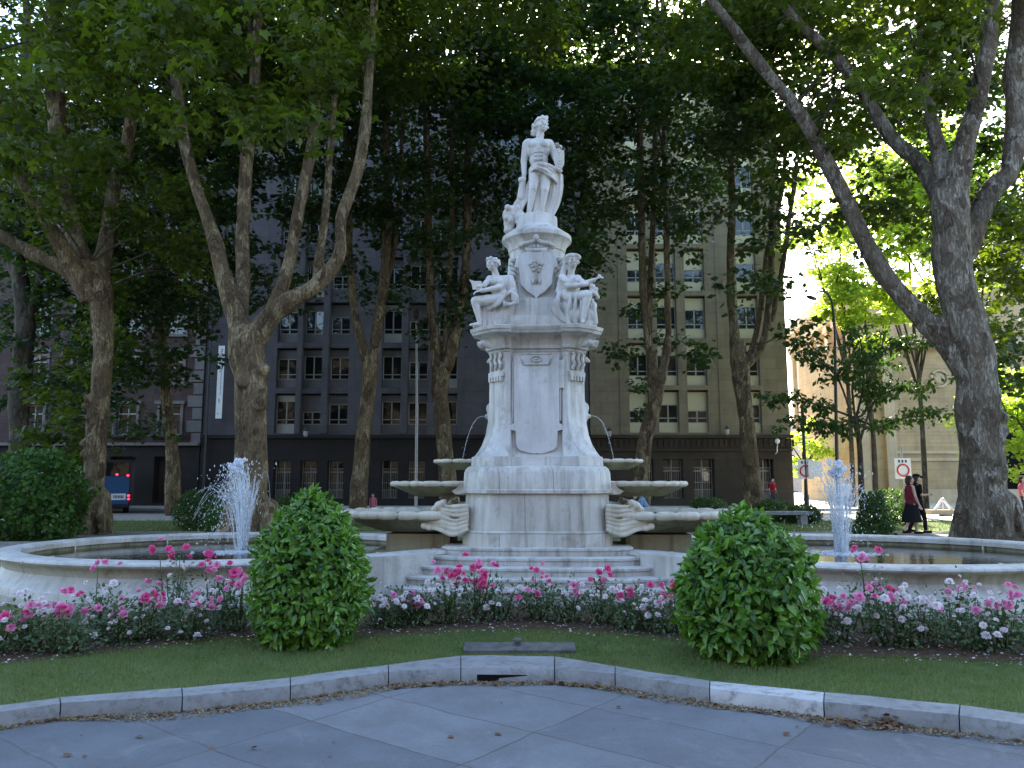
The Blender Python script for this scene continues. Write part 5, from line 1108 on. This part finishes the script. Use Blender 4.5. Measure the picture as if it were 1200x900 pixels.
T['D5'] = make_tree('plane_tree', 'thin trunk in deep shade between the blue bus panel and the banner', 'tree', 36.0,
  [[(204, 603, 22), (201, 540, 17), (196, 480, 15), (188, 420, 14), (184, 330, 12), (190, 200, 9), (195, 0, 6)], [(188, 420, 8), (205, 340, 7), (220, 220, 6), (226, 60, 5)], [(186, 380, 7), (165, 290, 6), (150, 180, 5)]], 'bark', group=G2)
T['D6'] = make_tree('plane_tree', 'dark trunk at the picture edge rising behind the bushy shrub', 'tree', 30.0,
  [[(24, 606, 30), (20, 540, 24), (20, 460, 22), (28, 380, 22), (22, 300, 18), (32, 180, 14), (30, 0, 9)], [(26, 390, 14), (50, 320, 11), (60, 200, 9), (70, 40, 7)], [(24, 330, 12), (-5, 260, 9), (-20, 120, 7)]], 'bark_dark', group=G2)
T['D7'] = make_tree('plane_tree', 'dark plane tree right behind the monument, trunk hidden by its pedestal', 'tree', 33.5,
  [[(655, 604, 26), (656, 520, 22), (655, 400, 20), (652, 300, 17), (648, 200, 14), (645, 60, 10), (644, -40, 7)], [(655, 380, 12), (672, 300, 9), (685, 200, 8), (690, 60, 6)], [(654, 350, 11), (625, 270, 8), (610, 160, 7), (600, 20, 5)]], 'bark_dark', group=G2)
far_ids = ['D1', 'D2', 'D3', 'D4', 'D5', 'D6', 'D7', 'A', 'C']
cl = {k: [] for k in T}
cxs = {k: T[k][1] for k in T}
def nearest(p, ids):
    return min(ids, key=lambda k: abs(p.x-cxs[k].x)+.7*abs(p.y-cxs[k].y))
rn = random.Random(21)
for r, row in enumerate(DENS):
    for c, n in enumerate(row):
        n = n*(1.4 if c < 18 else .85)
        for _ in range(int(n)+(1 if rn.random() < n-int(n) else 0)):
            px = 50*c+rn.uniform(-5, 55); py = 50*r+rn.uniform(-10, 55); Y = rn.uniform(27.5, 40.5) if c < 17 else rn.uniform(24, 31)
            p = W(px, py, Y); k = nearest(p, ['D1', 'D2', 'D3', 'D4', 'D5', 'D6', 'D7'])
            cl[k].append((tuple(p), rn.uniform(.75, 1.35)))
# crowns continue above the frame and to both sides
for k in ['D1', 'D2', 'D3', 'D4', 'D5', 'D6', 'D7']:
    b = cxs[k]
    for _ in range(26):
        a = rn.uniform(0, 6.28); q = 4.2*math.sqrt(rn.random()); cl[k].append(((b.x+q*math.cos(a), b.y+q*math.sin(a), rn.uniform(23, 29)), rn.uniform(1.0, 1.7)))
def scatter(k, regions):
    for (x0, x1, y0, y1, n, Y0, Y1, r0, r1) in regions:
        for _ in range(n): cl[k].append((tuple(W(rn.uniform(x0, x1), rn.uniform(y0, y1), rn.uniform(Y0, Y1))), rn.uniform(r0, r1)))
# near foliage hanging from the big trees
scatter('A', [(-80, 110, -120, 110, 20, 15, 25, .6, 1.0), (-40, 60, 100, 175, 5, 15, 19, .45, .7), (-60, 250, 60, 260, 22, 20, 28, .7, 1.2), (0, 240, 200, 360, 24, 22, 28, .6, 1.1), (60, 130, 360, 520, 12, 24, 28, .5, .9), (20, 105, 440, 560, 9, 24.5, 28, .5, .8), (-300, -60, -100, 300, 22, 18, 28, .8, 1.3)])
scatter('B', [(120, 440, -120, 40, 34, 12.5, 20, .6, 1.0), (130, 250, 30, 130, 8, 13, 18, .45, .75), (250, 420, 20, 150, 13, 12.5, 18, .45, .75), (320, 360, 120, 175, 3, 13, 16, .3, .5), (200, 240, 130, 190, 3, 13.5, 17, .3, .45), (110, 180, 90, 180, 4, 15, 18, .4, .6), (150, 450, -200, 60, 26, 18, 24, .8, 1.2), (380, 560, -100, 60, 9, 17, 24, .6, 1)])
scatter('C', [(990, 1250, -150, 50, 26, 14, 22, .6, 1.0), (1000, 1110, 20, 120, 11, 15, 19, .45, .75), (820, 1000, -140, 10, 14, 16, 23, .6, 1), (960, 1130, 80, 260, 15, 19, 24, .5, .85), (1130, 1240, 240, 440, 20, 20, 26, .6, 1.0), (1060, 1120, 250, 330, 3, 20.5, 24, .4, .6), (1070, 1130, 330, 400, 4, 20.5, 23, .3, .5), (1150, 1400, -100, 300, 22, 18, 28, .9, 1.4), (860, 960, 60, 200, 9, 20, 24, .5, .8)])
# overhead crowns that close the light from above the trees
for k, (x, y) in dict(A=(-11, 24), B=(-6, 20), C=(11, 20)).items():
    for _ in range(75):
        a = rn.uniform(0, 6.28); q = 7.5*math.sqrt(rn.random()); cl[k].append(((x+q*math.cos(a), y+.8*q*math.sin(a)+1, rn.uniform(15, 23)), rn.uniform(1.0, 1.7)))
for k in T:
    t, b, E = T[k]
    if k in 'ABC': crown(t, b, cl[k], 210, .205, 'plane', 'leaf', twigs=E)
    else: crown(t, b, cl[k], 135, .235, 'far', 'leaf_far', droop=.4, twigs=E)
# backlit trees in and beyond the alley
def simple_tree(name, lab, loc, h, cr_r, n, per, size, mat, bmat, zc, shape='far', trunk_r=.16, zsq=1.0, group=None):
    t = thing(name, lab, 'tree', loc, 0, group); bm = bmesh.new(); E = []
    P = [Vector((0, 0, -.05)), Vector((.08, 0, h*.3)), Vector((.0, .1, h*.55)), Vector((.05, 0, h*.8))]; tube(bm, cr(P, 4), [trunk_r*(1-.06*i) for i in range(13)], 8, jit=.1); E.append([Vector(q) for q in cr(P, 4)])
    for k in range(6):
        a = k*1.1+random.random(); q = Vector((.02, .05, h*random.uniform(.3, .55))); e = Vector((math.cos(a)*cr_r*.75, math.sin(a)*cr_r*.75, zc+cr_r*random.uniform(-.3, .5)))
        pp = [q, q.lerp(e, .5)+Vector((0, 0, .3)), e]; tube(bm, pp, [trunk_r*.45, trunk_r*.3, .02], 6); E.append(pp)
    fin('trunk', bm, bmat, t, 'all'); cls = []
    for _ in range(n):
        d = rdir(1)[0]; r = random.random()**.4; cls.append((Vector(loc)+Vector((d[0]*r*cr_r, d[1]*r*cr_r, zc+d[2]*r*cr_r*zsq)), random.uniform(.5, .9)*cr_r*.36))
    crown(t, Vector(loc), cls, per, size, shape, mat, twigs=E)
def at(px, Y, z=.11): return (X(px, Y), Y, z)
GG = 'backlit lime green trees'
simple_tree('street_tree', 'backlit lime green tree low in the alley behind the black sign pole', at(944, 62), 6.0, 2.2, 34, 260, .22, 'leaf_sunlit', 'bark_dark', 4.2, group=GG)
simple_tree('street_tree', 'glowing lime green tree below the heavy leaning limb in front of the sandstone wall', at(1026, 41), 13.5, 2.5, 46, 330, .24, 'leaf_sunlit', 'bark_dark', 11.4, zsq=1.15, group=GG)
simple_tree('street_tree', 'lime green tree at the picture edge below the dark canopy beyond the big trunk', at(1212, 43), 8.5, 3.2, 50, 250, .24, 'leaf_sunlit', 'bark_dark', 4.9, group=GG)
simple_tree('street_tree', 'sunlit tree high behind the upright top limbs of the largest plane tree', at(1150, 39), 19, 4.6, 60, 190, .25, 'leaf_sunlit', 'bark_dark', 16.5, zsq=1.1, group=GG)
simple_tree('street_tree', 'sunlit tree crown above the heavy leaning limb, high between gaps of bright sky', at(1000, 47), 21, 4.0, 26, 200, .25, 'leaf_sunlit', 'bark_dark', 18.5, zsq=1.1, group=GG)
simple_tree('street_tree', 'tall lime green tree seen between two limbs of the largest plane tree', at(1085, 45), 22, 4.6, 44, 190, .25, 'leaf_sunlit', 'bark_dark', 18.5, zsq=1.1, group=GG)
# sapling with flat layered compound leaves
loc = at(1007, 27, LZ); t = thing('young_tree', 'young tree with flat layers of dark compound leaves behind the right water jet', 'tree', loc); bl = Vector(loc); bm = bmesh.new()
Pp = lambda px, py, dy=0: W(px, py, 27+dy)-bl
tr = [Pp(1010, 604), Pp(1009, 560), Pp(1007, 520), Pp(1003, 490)]; tr[0].z = -.05; tube(bm, cr(tr, 4), [.11-.003*i for i in range(13)], 8, jit=.1)
E = [tr]; cls = []
for ends, dy in (([(985, 450), (960, 420), (945, 402)], -.6), ([(1012, 450), (1010, 410), (1005, 385)], .5), ([(1025, 470), (1055, 455), (1090, 452)], -.5), ([(975, 480), (940, 470), (905, 470)], .4), ([(1030, 500), (1060, 490), (1095, 487)], .2), ([(1000, 440), (1040, 410), (1085, 402)], -.9), ([(985, 500), (960, 498), (935, 497)], -.3), ([(1015, 480), (1020, 440), (1040, 425)], .9)):
    pp = [tr[-1] if dy > -.5 else tr[-2]] + [Pp(x, y, dy*(i+1)*.6) for i, (x, y) in enumerate(ends)]; c = [Vector(q) for q in cr(pp, 4)]; tube(bm, c, [.05-.035*i/(len(c)-1) for i in range(len(c))], 6); E.append(c)
    for q in range(4, len(c)):
        for _ in range(3): cls.append((c[q]+bl+Vector((random.uniform(-.45, .45), random.uniform(-.6, .6), random.uniform(-.1, .25))), random.uniform(.28, .5)))
fin('trunk', bm, 'bark_dark', t, 'all')
PP, AA, NN, SS, RR = clump_leaves([(np.array(c)-np.array(bl), r) for c, r in cls], 125, .19, .7)
PP[:, 2] += RNG.normal(0, .03, len(PP)); leaves('crown', PP, AA, NN, SS, 'lance', 'leaf_dark', t, RR, 1.5)
# ================================================================== SHRUBS
def leaf_shrub(name, lab, loc, prof, H, n_out, n_in, size, shape, mat, width=1.0, group=None, tip=True, seed=0, wob=.06, sprigs=0):
    """prof(t) -> radius at height fraction t"""
    t = thing(name, lab, 'shrub', loc, 0, group); rg = np.random.default_rng(seed)
    P, A, N_, Sz, Rn = [], [], [], [], []
    for n, f0, f1 in ((n_out, .93, 1.04), (n_in, .45, .93)):
        tt = rg.random(n*3); rr = np.array([prof(v) for v in tt]); keep = rg.random(n*3) < rr/rr.max(); tt, rr = tt[keep][:n], rr[keep][:n]
        th = rg.random(len(tt))*6.283; f = rg.uniform(f0, f1, len(tt))
        lump = np.array([1+wob*noise.noise(Vector((math.cos(a)*3.3, math.sin(a)*3.3, v*5+seed)))*2.2 for a, v in zip(th, tt)])
        r = rr*f*lump; p = np.stack([r*np.cos(th), r*np.sin(th), tt*H], 1)
        out = np.stack([np.cos(th), np.sin(th), (tt-.42)*1.5], 1); a = unit(out)*.30+np.array([0, 0, -.12])+rdir(len(tt))*.8; nn = out*1.0+np.array([0, 0, .35])+rdir(len(tt))*.45
        P.append(p); A.append(a); N_.append(nn); Sz.append(size*rg.uniform(.6, 1.25, len(tt))); base = rg.normal(.45 if f0 > .9 else .15, .24, len(tt)); base += (tip and f0 > .9)*(rg.random(len(tt)) < .13)*.45; Rn.append(np.clip(base, 0, 1))  # inner leaves get a darker colour, painting shade into the shrub's interior
    for k in range(sprigs):
        v = rg.random()**.7; th = rg.random()*6.283; r = prof(v)*rg.uniform(.97, 1.06); c0 = np.array([r*math.cos(th), r*math.sin(th), v*H]); d = unit(np.array([[math.cos(th), math.sin(th), .6+v]]))[0]
        n_ = rg.integers(5, 9); a_ = unit(rg.normal(size=(n_, 3)))*.8+d; P.append(c0+d*rg.uniform(-.03, .035)+rg.normal(0, .012, (n_, 3))); A.append(a_); N_.append(d+rg.normal(size=(n_, 3))*.6); Sz.append(size*rg.uniform(.5, .95, n_)); Rn.append(np.clip(rg.normal(.85, .12, n_), 0, 1))
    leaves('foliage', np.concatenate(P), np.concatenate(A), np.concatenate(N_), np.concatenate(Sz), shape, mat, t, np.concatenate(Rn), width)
    bm = bmesh.new(); rn2 = random.Random(seed)
    for k in range(12):
        a = rn2.uniform(0, 6.28); h = rn2.uniform(.5, .9)*H; r = prof(.6)*rn2.uniform(.2, .7); tube(bm, [(.05*math.cos(a), .05*math.sin(a), -.02), (.5*r*math.cos(a), .5*r*math.sin(a), h*.5), (r*math.cos(a), r*math.sin(a), h)], [.018, .012, .006], 5)
    fin('stems', bm, 'twig', t, 'all'); return t
egg = lambda R0, q=2.3: (lambda t: R0*(.66+.34*math.sin(t/.28*math.pi/2) if t < .28 else max(.03, 1-((t-.28)/.72)**q)))
p = G(360, 766, LZ); q_ = (p.y+.45)/p.y; leaf_shrub('trimmed_laurel', 'taller egg shaped clipped laurel standing before pink roses and the left pool end', (p.x*q_, p.y+.45, LZ), egg(.515, 3.0), 1.44, 3700, 3600, .096, 'lance', 'laurel', 1.0, 'clipped laurels on the lawn', seed=3, wob=.09, sprigs=45)
p = G(879, 784, LZ); q_ = (p.y+.45)/p.y; leaf_shrub('trimmed_laurel', 'broader rounded clipped laurel with larger leaves above the whitish kerb stone', (p.x*q_, p.y+.45, LZ), egg(.54, 3.6), 1.27, 3300, 3200, .106, 'lance', 'laurel', 1.05, 'clipped laurels on the lawn', seed=8, wob=.11, sprigs=40)
rnd_ = lambda R0: (lambda t: R0*math.sqrt(max(0.02, 1-((t-.45)/.58)**2)))
p = W(36, 600, 21.0); leaf_shrub('leafy_shrub', 'large loose green shrub under the bus shelter roof at the picture edge', (p.x, 21, LZ), rnd_(1.25), 2.35, 3400, 1800, .15, 'far', 'shrub', .8, seed=5, wob=.2)
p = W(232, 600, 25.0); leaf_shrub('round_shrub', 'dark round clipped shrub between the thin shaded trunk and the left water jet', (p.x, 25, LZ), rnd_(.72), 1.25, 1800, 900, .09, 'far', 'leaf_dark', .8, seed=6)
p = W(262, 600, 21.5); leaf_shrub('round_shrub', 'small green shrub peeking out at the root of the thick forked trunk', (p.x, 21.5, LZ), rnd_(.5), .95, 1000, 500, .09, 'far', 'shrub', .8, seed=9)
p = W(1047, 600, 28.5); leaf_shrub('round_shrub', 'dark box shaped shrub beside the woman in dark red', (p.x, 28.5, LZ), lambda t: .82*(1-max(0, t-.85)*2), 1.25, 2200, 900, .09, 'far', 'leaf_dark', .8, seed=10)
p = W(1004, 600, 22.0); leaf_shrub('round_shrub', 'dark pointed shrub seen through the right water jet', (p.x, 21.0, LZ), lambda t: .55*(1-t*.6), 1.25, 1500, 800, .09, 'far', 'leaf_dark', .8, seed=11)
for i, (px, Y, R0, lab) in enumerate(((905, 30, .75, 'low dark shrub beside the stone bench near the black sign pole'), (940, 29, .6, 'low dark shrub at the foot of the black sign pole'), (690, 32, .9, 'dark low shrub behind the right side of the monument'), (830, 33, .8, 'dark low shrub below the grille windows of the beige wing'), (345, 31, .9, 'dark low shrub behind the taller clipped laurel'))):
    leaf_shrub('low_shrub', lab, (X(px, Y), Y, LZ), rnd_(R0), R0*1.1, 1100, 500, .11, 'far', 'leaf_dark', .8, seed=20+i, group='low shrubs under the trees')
# ================================================================== ROSES
def blossom(mat, r, seed):
    rn2 = np.random.default_rng(seed); pos, al, nr, sz = [], [], [], []
    for k, (n, tilt, s) in enumerate(((7, 1.25, 1.0), (6, .85, .85), (5, .45, .68), (3, .15, .5))):
        for q in range(n):
            a = 6.283*(q+.5*k)/n+rn2.uniform(-.2, .2); d = np.array([math.cos(a)*math.sin(tilt), math.sin(a)*math.sin(tilt), math.cos(tilt)])
            pos.append(np.array([0, 0, -.2*r*(k == 0)])+d*.05*r); al.append(d+rn2.normal(0, .1, 3)); nr.append(np.array([-math.cos(a)*math.cos(tilt), -math.sin(a)*math.cos(tilt), math.sin(tilt)])); sz.append(r*s)
    o = leaves('rose', np.array(pos), np.array(al), np.array(nr), np.array(sz), 'lance', mat, None, None, 2.6)
    me = o.data; bpy.data.objects.remove(o); return me
BL = {c: [blossom(c, r, i) for i, r in enumerate(rs)] for c, rs in dict(pink=(.045, .052, .06), rose=(.045, .052, .06), white=(.028, .038, .046)).items()}
def rose_bush(px, py, lab, h, wd, flowers, seed, dens=1.0):
    h *= .92; p = G(px, py, LZ); t = thing('rose_bush', lab, 'rose bush', (p.x, p.y+wd*.5, LZ), 0, 'rose bushes in the flower bed'); rn2 = random.Random(seed); rg = np.random.default_rng(seed)
    bm = bmesh.new(); cls = []; tips = []
    for k in range(int(9+wd*14)):
        a = rn2.uniform(0, 6.28); q = wd*math.sqrt(rn2.random()); hh = h*rn2.uniform(.45, .92)*(1-.35*q/wd)
        e = Vector((q*math.cos(a), q*math.sin(a)*.75, hh)); b0 = e*.4; b0.z = -.01
        tube(bm, [b0, b0.lerp(e, .55)+Vector((rn2.gauss(0, .02), rn2.gauss(0, .02), 0)), e], [.007, .005, .003], 5); tips.append(e)
        for f in (.35, .6, .85, 1.0): cls.append((np.array(b0.lerp(e, f)), .085+.03*rn2.random()))
    n = int(len(cls)*12*dens); idx = rg.integers(0, len(cls), n); C = np.array([c for c, r in cls])[idx]; rr = np.array([r for c, r in cls])[idx][:, None]
    P = C+rg.normal(size=(n, 3))*rr*.62; P[:, 2] = np.maximum(P[:, 2], .015); A = unit(P-C)+np.array([0, 0, .1])+rdir(n)*.4; N_ = rdir(n)*.7+np.array([0, -.2, 1])
    leaves('foliage', P, A, N_, .042*rg.uniform(.6, 1.3, n), 'lance', 'rose_leaf', t, None, 1.5)
    flowers = flowers+[('white', 2+int(rn2.random()*4), .7), ('rose', 2, .85)]
    for c, n, top in flowers:   # colour, number of blossoms, height of the cluster
        heads = max(1, round(n/4.0))
        for hd in range(heads):
            a = rn2.uniform(0, 6.28); q = wd*rn2.uniform(.1, .95); cz = h*top*rn2.uniform(.82, 1.06)
            ctr = Vector((q*math.cos(a), q*math.sin(a)*.75-.05, cz)); b0 = ctr*.5; b0.z = h*.2; tube(bm, [b0, b0.lerp(ctr, .6), ctr-Vector((0, 0, .03))], [.006, .005, .004], 5)
            m = n//heads+(1 if hd < n % heads else 0)
            for _ in range(m):
                spr = .06 if c != 'white' else .10
                c_ = {'pink': 'rose', 'rose': 'white'}.get(c, c) if rn2.random() < .33 else c
                o = bpy.data.objects.new('rose', rn2.choice(BL[c_])); COL.objects.link(o); o.parent = t
                o.location = ctr+Vector((rn2.gauss(0, spr), rn2.gauss(-.02, spr*.8), rn2.gauss(0, spr*.75))); o.rotation_euler = (rn2.uniform(.1, 1.2), 0, rn2.gauss(0, .9)); s = rn2.uniform(.6, 1.05); o.scale = (s, s, s)
    fin('stems', bm, 'stem', t, 'all'); return t
RB = [
 (-25, 770, 'rose bush cut off by the picture edge, pale blooms and a pink cluster', .52, .34, [('white', 9, .9), ('pink', 4, .8)]),
 (28, 764, 'rose bush with blush white blooms at the outermost end of the bed', .50, .30, [('white', 12, .9), ('rose', 3, .6)]),
 (62, 768, 'rose bush with a dense low mass of hot and soft pink blooms', .52, .28, [('pink', 8, .95), ('rose', 14, .75)]),
 (100, 752, 'mostly green rose bush with small red pink buds on tall stems before the pool wall', .72, .27, [('pink', 4, 1.05), ('white', 4, .6)]),
 (132, 757, 'low rose bush with white blooms at its foot and few pink ones', .46, .27, [('white', 8, .55), ('rose', 4, .8)]),
 (165, 752, 'rose bush with hot pink blooms low down, right below the tallest pink cluster', .50, .27, [('pink', 12, .85), ('rose', 4, .9)]),
 (196, 738, 'tallest pink topped rose bush rising in front of the left pool wall', .86, .24, [('pink', 10, 1.05), ('rose', 3, .6)]),
 (218, 752, 'rose bush covered in lilac pink blooms from top to foot', .52, .29, [('rose', 20, .85), ('white', 10, .5)]),
 (246, 738, 'tall thin rose bush with single pink blooms on long stems near the taller laurel', .84, .22, [('pink', 5, 1.08), ('pink', 5, .82)]),
 (274, 742, 'rose bush with pink clusters touching the side of the taller laurel', .62, .25, [('pink', 9, .95), ('white', 3, .5)]),
 (438, 738, 'low rose bush dotted with tiny white blooms right beside the taller laurel', .40, .27, [('white', 14, .9), ('rose', 2, .9)]),
 (466, 735, 'low rose bush full of tiny white blooms with one pink bloom in front', .42, .27, [('white', 16, .85), ('pink', 3, .5)]),
 (496, 734, 'white flowering rose bush just left of the pink clusters by the steps', .46, .24, [('white', 14, .85), ('rose', 2, .6)]),
 (524, 733, 'rose bush with hot pink clusters high and left in front of the steps', .64, .23, [('pink', 11, 1.0), ('white', 5, .7)]),
 (556, 730, 'bushy rose with the largest hot pink cluster at its middle before the steps', .66, .26, [('pink', 14, .75), ('pink', 8, 1.05), ('rose', 5, .6)]),
 (588, 727, 'sparse rose bush with small lilac pink and white blooms at the gap before the steps', .42, .2, [('rose', 6, .85), ('white', 6, .5)]),
 (632, 728, 'dark green rose bush topped with a pink cluster right of the gap before the steps', .58, .22, [('pink', 6, 1.0), ('rose', 4, .7), ('pink', 3, .6)]),
 (668, 731, 'leafy rose bush with scattered lilac pink blooms and few white ones', .48, .26, [('rose', 8, .85), ('white', 4, .8)]),
 (704, 733, 'broad rose bush with hot pink and white blooms below the white cheek wall', .58, .28, [('pink', 8, .95), ('white', 10, .9)]),
 (735, 738, 'rose bush with one big pink bloom beside a white speckled bush', .50, .26, [('pink', 5, .9), ('white', 9, .7)]),
 (764, 742, 'rose bush speckled with small white blooms and a pale cluster in front', .50, .28, [('white', 18, .75), ('rose', 3, .6), ('pink', 3, 1.0)]),
 (794, 745, 'rose bush with red pink blooms half hidden by the broader laurel', .56, .26, [('pink', 8, .95), ('white', 8, .6)]),
 (958, 754, 'rose bush with pink blooms emerging behind the broader laurel', .62, .26, [('pink', 5, .95), ('white', 8, .8)]),
 (992, 756, 'rose bush with soft pink and blush blooms in a low mass near the broader laurel', .55, .28, [('rose', 10, .85), ('white', 12, .6), ('pink', 3, .8)]),
 (1026, 745, 'tall rose bush with one long stem topped by a hot pink bloom', .88, .20, [('pink', 5, 1.08), ('rose', 6, .6)]),
 (1056, 760, 'rose bush with a hot pink cluster on top and pale blooms at the foot', .55, .27, [('pink', 7, .95), ('white', 11, .5), ('rose', 4, .6)]),
 (1090, 762, 'rose bush with a broad crest of blush white blooms', .56, .29, [('white', 26, .85)]),
 (1124, 752, 'loose rose bush with a tall leafy shoot between two white flowering ones', .70, .25, [('rose', 7, .85), ('white', 10, .7)]),
 (1156, 764, 'rose bush with mixed white blooms trailing to the lawn edge', .52, .28, [('white', 18, .7), ('rose', 4, .95)]),
 (1190, 764, 'rose bush with lilac pink blooms cut by the picture edge on the sunny side', .56, .30, [('rose', 16, .9), ('white', 10, .5)]),
 (1240, 772, 'rose bush just outside the last lilac pink one with few white blooms', .5, .3, [('white', 8, .8)]),
]
for i, a in enumerate(RB): rose_bush(*a, seed=100+i)
# ================================================================== GRASS, LITTER
lp = [Vector((p.x, p.y)) for p in KR]
fe = [(q[0], q[1]) for q in pf]
xs_k = [p.x for p in KR]; ys_k = [p.y for p in KR]; xs_b = [q[0] for q in fe]; ys_b = [q[1] for q in fe]
N = 95000; gx = RNG.uniform(-5.2, 5.2, N); lo = np.interp(gx, xs_k, ys_k); hi = np.interp(gx, xs_b, ys_b)
tt = RNG.random(N); gy = lo+.004+(hi-lo+.07)*tt**.85
keep = ~((np.abs(gx-cv.location.x) < .5) & (gy > cv.location.y-.03) & (gy < cv.location.y+.31)); gx, gy = gx[keep], gy[keep]; N = len(gx)
patch = np.array([noise.noise(Vector((a*1.7, b*1.7, 0))) for a, b in zip(gx, gy)])
keep = RNG.random(N) < .72+.5*patch; gx, gy, patch = gx[keep], gy[keep], patch[keep]; N = len(gx)
P = np.stack([gx, gy, np.full(N, LZ)], 1); A = rdir(N)*.5+np.array([0, 0, 1]); Nn = rdir(N)
o = leaves('grass', P, A, Nn, RNG.uniform(.018, .042, N), 'blade', 'blade', None, np.clip(.45+patch*.5+RNG.normal(0, .2, N), 0, 1), 1.6); tag(o, 'short green grass on the lawn strip between kerb and roses', 'grass', kind='stuff')
# coarser tufts behind the pool
N = 26000; gx = RNG.uniform(-22, 24, N); gy = RNG.uniform(24.3, 31, N); P = np.stack([gx, gy, np.full(N, LZ)], 1)
o = leaves('rough_grass', P, rdir(N)*.5+np.array([0, 0, 1]), rdir(N), RNG.uniform(.05, .12, N), 'blade', 'blade', None, None, 2.0); tag(o, 'shaded grass below the trees behind the pool', 'grass', kind='stuff')
# gutter litter
def gutter(n, spread, p=1.6):
    t = RNG.random(n)*(len(KF)-1); i = t.astype(int); f = (t-i)[:, None]; K = np.array([[q.x, q.y] for q in KF]); a = K[i]*(1-f)+K[i+1]*f
    d = K[i+1]-K[i]; nrm = np.stack([d[:, 1], -d[:, 0]], 1)/np.linalg.norm(d, axis=1, keepdims=True)
    cl_ = .35+.9*np.array([max(0, .5+noise.noise(Vector((q[0]*1.1, q[1]*1.1, 4)))) for q in a])
    return a+nrm*((RNG.random(n)**p)*spread*cl_+.004)[:, None]
n = 9000; q = gutter(n, .15); P = np.stack([q[:, 0], q[:, 1], RNG.uniform(0, .012, n)], 1)
o = leaves('plane_fluff', P, rdir(n)*np.array([1, 1, .25]), rdir(n)*.5+np.array([0, 0, 1]), RNG.uniform(.008, .026, n), 'far', 'straw', None, None, .7); tag(o, 'tan plane tree fluff gathered in the gutter along the kerb', 'litter', kind='stuff')
n = 260; q = gutter(n, .16, 1.6); P = np.stack([q[:, 0], q[:, 1], np.full(n, .006)], 1)
n2 = 34; q2 = np.stack([RNG.uniform(-4, 4, n2), RNG.uniform(4.2, 6.4, n2), np.full(n2, .004)], 1); keep = q2[:, 1] < np.interp(q2[:, 0], [p.x for p in KF], [p.y for p in KF])-.1
n3 = 60; q3x = RNG.uniform(-4.5, 4.5, n3); q3 = np.stack([q3x, np.interp(q3x, xs_k, ys_k)+RNG.uniform(.1, 2.6, n3), np.full(n3, LZ+.02)], 1)
cx, cy = KF[9].x-.9, KF[9].y-.02; n4 = 45; q4 = np.stack([RNG.normal(G(1028, 850).x, .13, n4), RNG.normal(G(1028, 850).y, .03, n4), RNG.uniform(.005, .05, n4)], 1)
P = np.concatenate([P, q2[keep], q3, q4]); n = len(P)
o = leaves('dead_leaves', P, rdir(n)*np.array([1, 1, .2]), rdir(n)*.35+np.array([0, 0, 1]), np.concatenate([RNG.uniform(.02, .06, n-n4), RNG.uniform(.03, .075, n4)]), 'scrap', 'litter', None, None, 1.0); tag(o, 'brown dead leaves strewn along the kerb and on the paving and lawn', 'leaves', kind='stuff')
n = 900; gx = RNG.uniform(-5, 5, n); P = np.stack([gx, np.interp(gx, xs_b, ys_b)+RNG.uniform(-.15, .9, n), np.full(n, LZ+.012)], 1)
o = leaves('fallen_petals', P, rdir(n)*np.array([1, 1, .2]), rdir(n)*.4+np.array([0, 0, 1]), RNG.uniform(.012, .03, n), 'far', 'white', None, None, 1.2); tag(o, 'fallen pale petals scattered on soil and grass below the roses', 'petals', kind='stuff')
